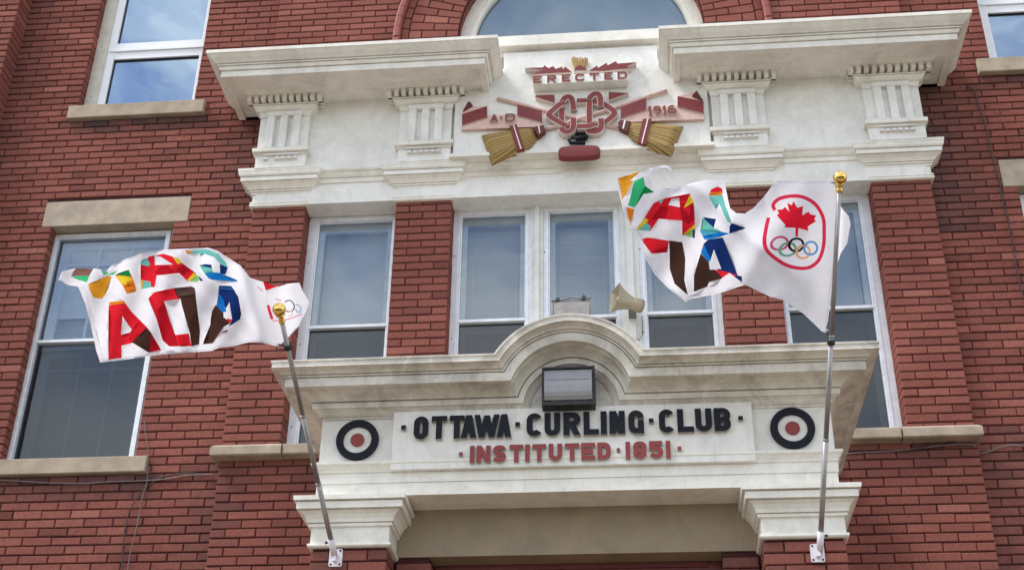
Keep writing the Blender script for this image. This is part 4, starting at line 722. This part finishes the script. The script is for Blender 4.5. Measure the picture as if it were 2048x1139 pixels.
def letter(ch, x0, x1, z0, z1, yf, yb, t, mat, parent, name='letter'):
    w, h = x1-x0, z1-z0
    if ch == '.':
        s = w; zc = (z0+z1)/2+h*.04; pol = [[(0, zc-z0-s/2), (s, zc-z0-s/2), (s, zc-z0+s/2), (0, zc-z0+s/2)]]
    else: pol = glyph(ch, w, h, t)
    if len(pol) == 0: return
    b = MB(); b.prism([[(x0+p[0], z0+p[1]) for p in q] for q in pol], yf, yb, 0, 1); return b.make('full_stop' if ch == '.' else name, [mat, 'letter_edge' if mat != 'emblem_red' else 'pale_edge'], parent)
SG = thing('sign_board', 'white board over the doorway with raised black lettering above a line of raised red lettering', 'sign', (-.36, PY-.04, 4.636))
b = MB(); b.cbox(-1.417, .695, PY-.042, PY-.001, 4.637, 5.012, .004); b.make('board', 'sign_paint', SG)
YF, YB = PY-.066, PY-.0415
for ch, x0, x1 in DATA['L1']: letter(ch, x0, x1, 4.818, 4.966, YF, YB, .036, 'black_paint', SG)
for ch, x0, x1 in DATA['L2']: letter(ch, x0, x1, 4.664, 4.770, YF+.004, YB, .027, 'sign_red', SG)
for cx, lab in ((-1.633, 'black ring target roundel with red bullseye before the first word of the black lettering'), (.921, 'black ring target roundel with red bullseye after the last word of the black lettering')):
    r = thing('target_roundel', lab, 'roundel', (cx, PY, 4.849), 'target roundels on the porch frieze')
    b = MB(); A = circ(cx, 4.849, .128, 48); B = circ(cx, 4.849, .0855, 48); n = 48
    vs = [(p[0], y, p[1]) for y in (PY-.020, PY-.0005) for L_ in (A, B) for p in L_]; fs = []
    for i in range(n):
        k = (i+1) % n; fs += [(n+i, n+k, k, i), (i, k, 2*n+k, 2*n+i), (n+k, n+i, 3*n+i, 3*n+k)]
    b.add(vs, fs); b.make('outer_ring', 'black_paint', r)
    b = MB(); b.prism([circ(cx, 4.849, .041, 32)], PY-.018, PY-.0005); b.make('bullseye', 'sign_red', r)
    b = MB(); b.prism([circ(cx, 4.849, .085, 40)], PY-.006, PY-.0004); b.make('inner_disc', 'sign_paint', r)
# ------------------------------------------------------------------ carved emblem
EM = thing('relief_emblem', 'painted relief of crossed brooms, a red interlaced monogram, ribbons and a curling stone', 'emblem', (-.33, -.145, 8.0))
E = DATA['em']; EB = -.1455
def flat(name, keys, y, mat, yb=EB):
    b = MB(); b.prism([E[k] for k in keys], y, yb, 0, 1); return b.make(name, [mat, 'pale_edge'], EM)
for i, (pk, fk, reds, curl) in enumerate((('pinkL', 'pinkL_fold', ['redL_end', 'redL_in', 'redL_top'], 'curlL'), ('pinkR', 'pinkR_fold', ['redR_top', 'redR_in', 'redR_end'], 'curlR'))):
    b = MB(); b.prism([E[pk]], -.178, EB); b.prism([E[fk]], -.180, EB)
    rb = b.make('ribbon', 'pink_paint', EM)
    for q in reds: b = MB(); b.prism([E[q]], -.190, EB-.0005, 0, 1); b.make('ribbon_face', ['emblem_red', 'pale_edge'], rb)
    b = MB(); b.prism([E[curl]], -.196, EB-.0005); b.make('ribbon_curl', 'deep_red', rb)
    for ch, x0, x1 in DATA['ad' if i == 0 else 'yr']:
        z0, z1 = (8.262, 8.339) if i == 0 else (8.258, 8.346)
        letter(ch, x0, x1, z0, z1, -.202, -.177, .0125, 'emblem_red', rb)
def tube2(p, y, r, k=1):
    return [(p[0][0], y, p[0][1]), ((p[0][0]+p[1][0])/2, y-.0, (p[0][1]+p[1][1])/2), (p[1][0], y, p[1][1])]
for s_, hk in (('L', 'handle2'), ('R', 'handle1')):
    P = E['broom'+s_]; cx = sum(p[0] for p in P)/len(P); cz = sum(p[1] for p in P)/len(P)
    nk = E['neck'+s_]; nx = sum(p[0] for p in nk)/len(nk); nz = sum(p[1] for p in nk)/len(nk)
    # bundle of bristles: triangulated outline, bulging towards the middle
    vs = [Vector(p) for p in P]; extra = []
    xs = [p[0] for p in P]; zs = [p[1] for p in P]
    for i in range(26):
        for k in range(26): extra.append(Vector((min(xs)+(max(xs)-min(xs))*(i+.5)/26, min(zs)+(max(zs)-min(zs))*(k+.5)/26)))
    V, Ed, F, _, _, of = delaunay_2d_cdt(vs + extra, [(i, (i+1) % len(vs)) for i in range(len(vs))], [], 0, 1e-6)
    F = [f for f in F if inside(P, sum(V[i].x for i in f)/3, sum(V[i].y for i in f)/3)]
    edge = [(Vector(P[i]), Vector(P[(i+1) % len(P)])) for i in range(len(P))]
    def dist(p):
        d = 9
        for a, c in edge:
            t = max(0, min(1, (p-a).dot(c-a)/max(1e-9, (c-a).length_squared))); d = min(d, (p-a-(c-a)*t).length)
        return d
    strand = []; ys = []
    far = Vector((nx + (nx-cx)*.9, nz + (nz-cz)*.9))
    for p in V:
        d = dist(p); ang = math.atan2(p.y-far.y, p.x-far.x); ang = ang % (2*math.pi)
        strand.append(ang*7.0); ys.append(-.150 - .055*min(1, d/.05)**.6)
    b = MB(); nV = len(V); fs = []
    for f in F:
        a_ = sum(V[f[i]].x*V[f[(i+1) % len(f)]].y - V[f[(i+1) % len(f)]].x*V[f[i]].y for i in range(len(f)))
        fs.append(tuple(f) if a_ > 0 else tuple(f)[::-1])
    b.add([(p.x, y, p.y) for p, y in zip(V, ys)], fs, 0, True)
    bo = b.make('broom', 'straw', EM, {'strand': strand})
    b = MB(); b.prism([E['band'+s_]], -.212, -.16); b.make('binding', 'emblem_red', bo)
    b = MB(); b.prism([E['neck'+s_]], -.208, EB); b.make('binding', 'deep_red', bo)
    b = MB(); b.prism([E['str'+s_]], -.216, -.2); b.make('white_stripe', 'trim_white', bo)
    b = MB(); b.prism([E['nstr'+s_]], -.213, -.2); b.make('white_stripe', 'trim_white', bo)
    b = MB(); b.tube([(p[0], -.165 if s_ == 'L' else -.158, p[1]) for p in E[hk]], .0165, 12); b.make('broom_handle', 'pink_paint', bo)
b = MB()
def smooth(P, k=6):
    P = [Vector(p) for p in P]; out = []
    for i in range(len(P)-1):
        a, p, q, d = P[max(i-1, 0)], P[i], P[i+1], P[min(i+2, len(P)-1)]
        for j in range(k):
            t = j/k; out.append(.5*((2*p)+(q-a)*t+(2*a-5*p+4*q-d)*t*t+(3*p-a-3*q+d)*t**3))
    return out + [P[-1]]
for i, p in enumerate(DATA['mono']): q_ = smooth(p) if i not in (4,) else p; y_ = -.188-.0065*((i*3) % 5); b.prism(band(q_, .044), y_, EB-.0004*i, 0, 1); b.prism(band(q_, .053), y_+.003, EB-.0002-.0004*i, 1, 1)
b.make('monogram', ['emblem_red', 'pale_edge'], EM)
b = MB(); s0, s1 = E['stone']; sc = ((s0[0]+s1[0])/2, (s0[1]+s1[1])/2); sw, sh = abs(s1[0]-s0[0])/2, abs(s1[1]-s0[1])/2+.004
prof = []
for a in range(0, 91, 15):
    prof.append((math.sin(math.radians(a)), math.cos(math.radians(a))))
rings = []; nn = 40
for s2, c2 in prof:
    for k in range(nn):
        t = 2*math.pi*k/nn; ex = 2/4.5
        x = math.copysign(abs(math.cos(t))**ex, math.cos(t)); z = math.copysign(abs(math.sin(t))**ex, math.sin(t))
        sc_ = .72 + .28*c2; rings.append((sc[0]+sw*x*(1-.10*(1-c2)), -.146-.05*s2, sc[1]+sh*z*sc_))
fs = [(i*nn+k, (i+1)*nn+k, (i+1)*nn+(k+1) % nn, i*nn+(k+1) % nn) for i in range(len(prof)-1) for k in range(nn)] + [tuple((len(prof)-1)*nn+k for k in range(nn))[::-1]]
b.add(rings, fs, 0, True); so = b.make('curling_stone', 'emblem_red', EM)
b = MB(); b.tube([(p[0], -.185, p[1]) for p in E['sthandle']], .016, 10); b.make('stone_handle', 'black_paint', so)
b = MB(); b.prism([E['stneck']], -.165, EB); b.make('stone_bolt', 'black_paint', so)
for k in ('leafL', 'leafR'): flat('leaf_spray', [k], -.205, 'emblem_red')
b = MB(); x0 = E['shelf'][0][0]; x1 = E['shelf'][1][0]; z1_, z0_ = 8.676, 8.592
b.cbox(x0, x1, -.245, EB, z0_, z1_, .003); sh_ = b.make('inscription_block', 'panel_paint', EM)
zs0, zs1 = z0_+.006, z1_-.004
for ch, a, c in DATA['erected']: letter(ch, a, c, zs0, zs1, -.256, -.2455, .0165, 'emblem_red', sh_)
b = MB(); S = E['sheaf']; n_ = 9
bot = [S[11], S[10]]; topc = [S[0], S[9]]
for i in range(n_):
    u0, u1 = i/n_, (i+.86)/n_
    def L_(p, q, u): return (p[0]+(q[0]-p[0])*u, p[1]+(q[1]-p[1])*u)
    hz = .004*((i*5) % 3)
    q = [L_(bot[0], bot[1], u0), L_(bot[0], bot[1], u1), L_(topc[0], topc[1], u1), L_(topc[0], topc[1], u0)]
    q[2] = (q[2][0], q[2][1]+.012+hz); q[3] = (q[3][0], q[3][1]+.012+hz)
    b.prism([q], -.20-.006*(i % 2), EB-.0003*i)
b.make('wheat_sheaf', 'wheat_gold', EM); flat('sheaf_cup', ['cup'], -.214, 'emblem_red')
# ------------------------------------------------------------------ wall pack lamp under the hood arch
LM = thing('wall_lamp', 'black framed box lamp with ribbed glass under the hood arch', 'lamp', (-.37, PY, 4.985))
b = MB(); x0, x1, z0, z1 = -.525, -.212, 4.985, 5.235
bars(b, x0, x1, z0, z1, PY-.13, PY-.008, .015, 0, .014, .024); b.box(x0+.022, x1-.022, PY-.03, PY-.009, z0+.03, z1-.02); b.make('housing', 'dark_metal', LM)
b = MB(); nz = 9; zz = [z0+.032+(z1-z0-.055)*i/nz for i in range(nz+1)]
for i in range(nz):
    d0 = .03*math.sin(math.pi*i/nz)**.5; d1 = .03*math.sin(math.pi*(i+1)/nz)**.5
    b.add([(x0+.016, PY-.128-d0, zz[i]), (x1-.016, PY-.128-d0, zz[i]), (x1-.016, PY-.128-d1, zz[i+1]), (x0+.016, PY-.128-d1, zz[i+1])], [(0, 1, 2, 3)])
nv = 26
for i in range(nv):
    xx = x0+.03+(x1-x0-.06)*i/(nv-1); b.box(xx-.0015, xx+.0015, PY-.146, PY-.12, z0+.05, z1-.045)
b.box(x0+.03, x1-.03, PY-.160, PY-.125, 5.135, 5.139); b.make('lens', 'lamp_lens', LM)
b = MB(); b.box(x0+.05, x1-.05, PY-.06, PY-.05, z0+.06, z1-.05); b.make('reflector', 'trim_white', LM)
# ------------------------------------------------------------------ horn loudspeaker on the mullion
HS = thing('horn_loudspeaker', 'beige plastic horn loudspeaker fixed to the window mullion', 'loudspeaker', (.03, .157, 6.60))
hx, hy, hz = -.100, -.085, 6.645
ax = Vector((.89, .43, -.12)).normalized(); up = Vector((.14, .10, .97)); up = (up - ax*up.dot(ax)).normalized(); sd = ax.cross(up)
def sq(d, hw, hh, r):
    o = Vector((hx, hy, hz)) + ax*d; out = []
    for k in range(32):
        t = 2*math.pi*k/32; e = 2/r
        out.append(o + sd*hw*math.copysign(abs(math.cos(t))**e, math.cos(t)) + up*hh*math.copysign(abs(math.sin(t))**e, math.sin(t)))
    return out
sec = [(.0, .082, .094, 14), (.004, .083, .095, 14), (.012, .076, .087, 10), (.05, .064, .073, 5), (.09, .055, .060, 3.2), (.13, .049, .052, 2.2), (.150, .047, .048, 2), (.155, .050, .050, 2), (.20, .051, .051, 2), (.232, .046, .046, 2), (.236, .03, .03, 2)]
b = MB(); rings = [p for s in sec for p in sq(*s)]; b.add(rings, [(i*32+k, (i+1)*32+k, (i+1)*32+(k+1) % 32, i*32+(k+1) % 32) for i in range(len(sec)-1) for k in range(32)] + [tuple((len(sec)-1)*32+k for k in range(32))], 0, True)
inn = [(.0, .080, .092, 14), (.012, .072, .083, 10), (.05, .059, .068, 5), (.09, .049, .054, 3.2), (.12, .04, .044, 2)]
rings = [p for s in inn for p in sq(*s)]; b.add(rings, [(i*32+(k+1) % 32, (i+1)*32+(k+1) % 32, (i+1)*32+k, i*32+k) for i in range(len(inn)-1) for k in range(32)] + [tuple((len(inn)-1)*32+k for k in range(32))[::-1]], 0, True)
b.make('horn', 'horn_beige', HS)
b = MB(); o = Vector((hx, hy, hz)); b.lathe(o+ax*.02, ax, [(0, .012), (.004, .022), (.05, .024), (.1, .02)], 14); b.make('phase_plug', 'horn_beige', HS)
b = MB()
for k in range(16):
    t = 2*math.pi*k/16; p = o + (sd*math.cos(t)+up*math.sin(t))*.0505; b.tube([p+ax*.16, p+ax*.225], .003, 5)
b.make('rib', 'horn_beige', HS)
b = MB(); b.box(.0, .06, .0, .135, 6.584, 6.590); b.box(.01, .05, .136, .157, 6.578, 6.612); b.make('bracket', 'galvanised', HS)
b = MB(); b.tube([(.10, .13, 6.60), (.105, .125, 6.52), (.10, .13, 6.44), (.075, .125, 6.39), (.045, .12, 6.40)], .0035, 6); b.make('lead', 'cable_dark', HS)
# ------------------------------------------------------------------ floodlight lying on the hood roof
FLD = thing('floodlight', 'weathered grey metal floodlight box standing on the hood roof behind the arch', 'floodlight', (-.38, -1.05, 5.27))
x0, x1 = -.512, -.252; zt = 6.105; y = -1.0
b = MB()
b.add([(x0+.012, y-.09, zt-.20), (x1-.008, y-.09, zt-.20), (x1-.004, y, zt), (x0, y, zt), (x0+.012, y+.06, zt-.22), (x1-.008, y+.06, zt-.22), (x1-.004, y+.10, zt-.01), (x0, y+.10, zt-.01)], [(0, 1, 2, 3), (1, 5, 6, 2), (4, 0, 3, 7), (3, 2, 6, 7), (5, 4, 7, 6), (4, 5, 1, 0)])
b.make('housing', 'galvanised', FLD)
b = MB(); b.tube([(x0-.004, y-.004, zt+.004), (x0+.08, y-.006, zt+.008), (x0+.14, y-.006, zt+.022), (x0+.19, y-.006, zt+.010), (x1+.004, y-.004, zt+.012)], .006, 6); b.make('rim', 'galvanised', FLD)
b = MB()
for xx, hh in ((x0+.04, .03), (x1-.045, .045)): b.box(xx-.014, xx+.014, y-.01, y+.02, zt, zt+hh*.6); b.tube([(xx+.006, y, zt+.01), (xx-.002, y, zt+hh)], .004, 6)
b.make('clip', 'dark_metal', FLD)
b = MB(); b.tube([(x0+.012, y-.085, zt-.19), (x0+.004, y-.01, zt-.02)], .006, 6); b.tube([(-.38, y-.02, zt-.2), (-.38, y-.02, 5.26)], .02, 10); b.box(-.46, -.30, y-.1, y+.06, 5.262, 5.282); b.make('mount', 'galvanised', FLD)
# ------------------------------------------------------------------ flagpoles and flags
def flagpole(d, label, knob):
    tip = Vector(d['tip']); base = Vector(d['base']); ev = Vector(d['ev'])
    o = thing('flagpole', label, 'flagpole', base, 'flagpoles on the porch piers')
    L = d['L']; st = base - ev*.02
    P = lambda s: tip + ev*s
    b = MB(); b.tube([P(.03), P(.42*L)], .0125, 16); b.tube([P(.42*L), P(.70*L)], .0138, 16); b.tube([P(.70*L), P(L-.02)], .0150, 16); b.make('pole', 'pole_metal', o)
    b = MB(); b.lathe(P(.085), -ev, [(0, .014), (.012, .02), (.02, .015), (.034, .013), (.04, .02), (.046, .026)], 20)
    ctr = P(.005)
    b.tube([ctr - ev*(.036*math.cos(math.radians(a))) for a in range(0, 181, 10)], [max(.0006, .036*math.sin(math.radians(a))) for a in range(0, 181, 10)], 28); b.make('ball_finial', 'gold', o)
    b = MB()
    for s in (.42*L, .70*L): b.lathe(P(s-.006), ev, [(0, .0142), (.001, .0166), (.012, .0166), (.013, .0142)], 16)
    b.make('collar', 'pole_metal', o)
    # bracket plate on the pier with its socket
    pc = Vector((base.x + (.004 if knob < 0 else -.012), PY, base.z - .016)); b = MB()
    b.prism([arc(pc.x+.028, pc.z+.042, .010, 0, 90, 4) + arc(pc.x-.028, pc.z+.042, .010, 90, 180, 4) + arc(pc.x-.028, pc.z-.042, .010, 180, 270, 4) + arc(pc.x+.028, pc.z-.042, .010, 270, 360, 4)], PY-.010, PY-.001)
    b.tube([base + ev*.02, base - ev*.095], .0185, 18); b.box(pc.x-.010, pc.x+.010, PY-.045, PY-.010, pc.z-.03, pc.z+.024); br = b.make('bracket', 'white_plastic', o)
    b = MB()
    for sx in (-1, 1):
        for sz in (-1, 1): b.lathe((pc.x+sx*.026, PY-.0102, pc.z+sz*.040), (0, -1, 0), [(0, .0058), (.004, .0058), (.005, .003)], 10)
    q = base - ev*.07; b.lathe(q + Vector((knob*.017, 0, 0)), (knob, 0, 0), [(0, .004), (.010, .004), (.011, .008), (.020, .008)], 10); b.make('bolt', 'dark_metal', br)
    return o, tip, ev, Vector(d['ex']), Vector((.09, -.86, -.50)).normalized()
poleL = flagpole(DATA['poleL'], 'short looking grey metal flagpole with gold ball, standing before the first word of the sign', -1)
poleR = flagpole(DATA['poleR'], 'long looking grey metal flagpole with gold ball, standing after the last word of the sign', 1)
def strokes(w, pts): return band(pts, w)
def build_flag(pole, polys, stk, depth, label, clip):
    o, tip, ev, ex, nn = pole
    allp = [(c, p) for c, p in polys]
    for c, w, pts in stk:
        for q in band(pts, w): allp.append((c, q))
    vs = []; fs = []; cols = []
    for c, p in allp:
        i0 = len(vs); vs += [Vector(a) for a in p]; fs.append(list(range(i0, i0+len(p)))); cols.append(c)
    out = polys[0][1]; xs = [p[0] for p in out]; ys = [p[1] for p in out]
    st = .0125; ni = int((max(xs)-min(xs))/st); nk = int((max(ys)-min(ys))/st)
    for i in range(ni+1):
        for k in range(nk+1): vs.append(Vector((min(xs)+st*(i+.5*(k % 2))+1e-4, min(ys)+st*k+1.3e-4)))
    ed = [(f[i], f[(i+1) % len(f)]) for f in fs for i in range(len(f))]
    V, Ed, F, ov, oe, of = delaunay_2d_cdt(vs, ed, [], 0, 1e-6)
    names = sorted(set(cols)); b = MB(); faces = []; mi = []
    polyb = [(min(q[0] for q in p), max(q[0] for q in p), min(q[1] for q in p), max(q[1] for q in p), p) for c, p in allp]
    def inside(p, x, y):
        r = False; j = len(p)-1
        for i in range(len(p)):
            if (p[i][1] > y) != (p[j][1] > y) and x < (p[j][0]-p[i][0])*(y-p[i][1])/(p[j][1]-p[i][1])+p[i][0]: r = not r
            j = i
        return r
    for f in F:
        cx, cy = sum(V[i].x for i in f)/3, sum(V[i].y for i in f)/3; hit = None
        for k in range(len(polyb)-1, -1, -1):
            a0, a1, b0, b1, p = polyb[k]
            if a0 <= cx <= a1 and b0 <= cy <= b1 and inside(p, cx, cy): hit = k if hit is None else hit; base = k
            if k == 0 and not (a0 <= cx <= a1 and b0 <= cy <= b1 and inside(p, cx, cy)): hit = None
        if hit is None: continue
        faces.append(f); mi.append(names.index(cols[hit]))
    pts = [tip + ex*p.x + ev*p.y + nn*depth(p.x, p.y) for p in V]
    me = None; b.v = [tuple(p) for p in pts]; b.f = [tuple(f) for f in faces]; b.m = mi; b.sm = [True]*len(faces)
    f_ = b.make('flag', ['cloth_'+n for n in names])
    tag(f_, label, 'flag', 'flags flying from the porch poles')
    bm = bmesh.new(); bm.from_mesh(f_.data); bmesh.ops.recalc_face_normals(bm, faces=bm.faces)
    loose = [v for v in bm.verts if not v.link_faces]; bmesh.ops.delete(bm, geom=loose, context='VERTS'); bm.to_mesh(f_.data); bm.free()
    # snap hook and ring where the foot of the hoist meets the pole
    s, g = clip
    b = MB(); b.tube([tip+ev*(s-.014), tip+ev*(s+.014)], .021, 14); b.box(*[v for k in range(3) for v in sorted(((tip+ev*s)[k]-.012, (tip+ev*s)[k]+.012))]) if False else None
    gp = tip + ex*g[0] + ev*g[1] + nn*depth(*g)
    b.tube([gp, (gp*1.0 + (tip+ev*s))/2 + Vector((0, 0, .006)), tip+ev*s+ex*(-.015)], .005, 8); b.lathe(gp + nn*.004, -nn, [(0, .012), (.008, .012)], 12, 1)
    b.make('snap_hook', ['dark_metal', 'white_plastic'], o)
    return f_
def sstep(a, c, x):
    t = min(1, max(0, (x-a)/(c-a))); return t*t*(3-2*t)
def depthL(x, y):
    u = -x
    r = sstep(.02, .30, u)
    w = .045*r*math.sin(u*7.2+y*4.0+.4) + .034*r*math.sin(u*13+y*9-1.0) + .013*r*math.sin(u*29-y*18) + .005*r*math.sin(u*61+y*37)
    w += .05*sstep(.0, .08, x) + .02*sstep(.05, -.05, u)
    w -= .05*sstep(.95, 1.2, u)*(.5+1.5*y)                        # the flying corner curls away
    w += .03*math.exp(-((u-.16)/.035)**2)                           # crease where the cloth balloons behind the ball
    return -.022 + w*(-1)
def depthR(x, y):
    u = -x
    r = sstep(.03, .35, u)
    w = .070*r*math.sin(u*6.0-y*2.2+.2) + .042*r*math.sin(u*9.5+y*8.0+.9) + .016*r*math.sin(u*21-y*15) + .006*r*math.sin(u*47+y*33)
    # diagonal pleat running from the heel of the hoist up to the sag in the top edge
    d = (u-.55)*.62 + (y-.22)*.78
    w += .055*math.exp(-(d/.045)**2)*r
    w -= .10*sstep(1.05, 1.35, u)*(.6-y)
    w += .045*sstep(0, .05, x)
    return -.022 - w
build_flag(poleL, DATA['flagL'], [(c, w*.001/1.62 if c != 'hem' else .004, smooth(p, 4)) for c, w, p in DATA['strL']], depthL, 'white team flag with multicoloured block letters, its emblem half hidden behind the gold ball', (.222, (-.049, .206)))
rg = []
for c, p, q in DATA['ringsR']:
    r = math.hypot(q[0]-p[0], q[1]-p[1]); rg.append((c, .0115, arc(p[0], p[1], r, 0, 360, 26)))
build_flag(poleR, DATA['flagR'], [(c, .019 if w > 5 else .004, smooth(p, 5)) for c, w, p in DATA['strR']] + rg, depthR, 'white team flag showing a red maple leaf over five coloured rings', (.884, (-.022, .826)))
# ------------------------------------------------------------------ cables along the walls
def cable(pts, r, mat, label, second=None):
    P = [Vector(p) for p in pts]; out = []
    for i in range(len(P)-1):
        a, p, q, d = P[max(i-1, 0)], P[i], P[i+1], P[min(i+2, len(P)-1)]
        for k in range(6):
            t = k/6; out.append(.5*((2*p)+(q-a)*t+(2*a-5*p+4*q-d)*t*t+(3*p-a-3*q+d)*t**3))
    out.append(P[-1]); b = MB(); b.tube(out, r, 7)
    return tag(b.make('cable', mat), label, 'cable')
cable([(-4.767, 0.062, 5.368), (-4.506, 0.062, 5.346), (-4.274, 0.062, 5.326), (-4.033, 0.062, 5.317), (-3.848, 0.062, 5.325), (-3.504, 0.062, 5.329), (-3.349, 0.062, 5.345), (-3.272, 0.062, 5.36), (-3.101, 0.062, 5.362), (-3.067, 0.062, 5.351)], 0.0048, 'cable_grey', 'pale cable sagging along the brick beneath the tall window sill')
cable([(-3.583, 0.064, 5.536), (-3.566, 0.064, 5.424), (-3.558, 0.064, 5.313), (-3.572, 0.064, 5.204), (-3.577, 0.064, 5.029), (-3.586, 0.064, 4.884), (-3.597, 0.064, 4.754), (-3.595, 0.064, 4.645)], 0.0036, 'cable_grey', 'straight thin cable dropping down the brick from the tall window sill end')
cable([(-3.069, 0.066, 5.359), (-3.276, 0.066, 5.382), (-3.431, 0.066, 5.359), (-3.54, 0.066, 5.293), (-3.606, 0.066, 5.212), (-3.649, 0.066, 5.112), (-3.665, 0.066, 4.966), (-3.656, 0.066, 4.808), (-3.636, 0.066, 4.646)], 0.0045, 'cable_dark', 'dark cable looping from the bay corner down beside the straight thin cable')
cable([(-3.654, 0.066, 5.809), (-3.633, 0.066, 5.722), (-3.598, 0.066, 5.607), (-3.585, 0.066, 5.551)], 0.0035, 'cable_grey', 'short stiff wire standing up from the tall window sill end')
cable([(1.429, -0.014, 5.356), (1.462, -0.014, 5.363), (1.575, -0.014, 5.372), (1.706, -0.014, 5.374), (1.863, -0.014, 5.381), (1.969, -0.014, 5.389), (2.061, -0.014, 5.401), (2.18, -0.014, 5.411), (2.274, -0.014, 5.411), (2.348, -0.014, 5.407), (2.355, -0.014, 5.389)], 0.0048, 'cable_grey', 'pale cable running from the porch corner under the bay coping')
cable([(2.289, -0.016, 5.446), (2.209, -0.016, 5.436), (2.089, -0.016, 5.414), (1.995, -0.016, 5.391), (1.863, -0.016, 5.378)], 0.004, 'cable_dark', 'dark cable slanting under the bay coping beside the pale cable')
cable([(2.378, 0.062, 5.378), (2.423, 0.062, 5.377), (2.477, 0.062, 5.39), (2.547, 0.062, 5.417), (2.62, 0.062, 5.431), (2.665, 0.062, 5.429), (2.755, 0.062, 5.42)], 0.0048, 'cable_grey', 'pale cable rising over the brick wall from the end of the bay coping')
cable([(2.82, 0.064, 8.587), (2.866, 0.064, 8.556), (2.875, 0.064, 8.433), (2.886, 0.064, 8.321), (2.898, 0.064, 8.174), (2.897, 0.064, 7.993), (2.903, 0.064, 7.815), (2.915, 0.064, 7.64), (2.913, 0.064, 7.503), (2.909, 0.064, 7.569), (2.916, 0.064, 7.367), (2.916, 0.064, 7.056), (2.908, 0.064, 6.786), (2.913, 0.064, 6.661), (2.934, 0.064, 6.416)], 0.005, 'cable_dark', 'dark thin cable trailing down the brick wall beside the far stone lintel')
# ------------------------------------------------------------------ light
w = bpy.data.worlds.new('World'); scene.world = w; w.use_nodes = True; nt = w.node_tree
bg = nt.nodes['Background']; sky = N(nt, 'ShaderNodeTexSky', sky_type='NISHITA'); sky.sun_disc = False
SUN_EL, SUN_AZ = 54, -68                                            # azimuth measured from -Y (the street) towards -X
sd_ = Vector((math.sin(math.radians(SUN_AZ))*math.cos(math.radians(SUN_EL)), -math.cos(math.radians(SUN_AZ))*math.cos(math.radians(SUN_EL)), math.sin(math.radians(SUN_EL))))
sky.sun_elevation = math.radians(SUN_EL); sky.sun_rotation = math.atan2(sd_.x, sd_.y)
sky.air_density = 1.1; sky.dust_density = .5; sky.ozone_density = 3
tc = N(nt, 'ShaderNodeTexCoord'); mp = N(nt, 'ShaderNodeMapping'); mp.inputs['Scale'].default_value = (1.0, 1.0, 1.7); nt.links.new(tc.outputs['Generated'], mp.inputs['Vector'])
cn = noise(nt, 4.5, 9, .58, mp.outputs['Vector'], .3)
cf = ramp(nt, cn.outputs['Fac'], [(.40, (0, 0, 0)), (.62, (1, 1, 1))])
cm = mix(nt, cf.outputs['Color'], sky.outputs['Color'], (8.7, 8.5, 8.2))
nt.links.new(cm, bg.inputs['Color']); bg.inputs['Strength'].default_value = .12
sl = bpy.data.lights.new('sun', 'SUN'); sl.energy = 1.8; sl.angle = math.radians(18); sl.color = (1, .95, .88)
so_ = bpy.data.objects.new('sun', sl); C.objects.link(so_); so_.rotation_euler = sd_.to_track_quat('Z', 'Y').to_euler(); so_.location = (0, -12, 20)
scene.view_settings.view_transform = 'Standard'; scene.view_settings.look = 'None'; scene.view_settings.exposure = .95; scene.view_settings.gamma = 1
scene.render.resolution_x = 1024; scene.render.resolution_y = 569
scene.cycles.max_bounces = 8; scene.cycles.transparent_max_bounces = 10
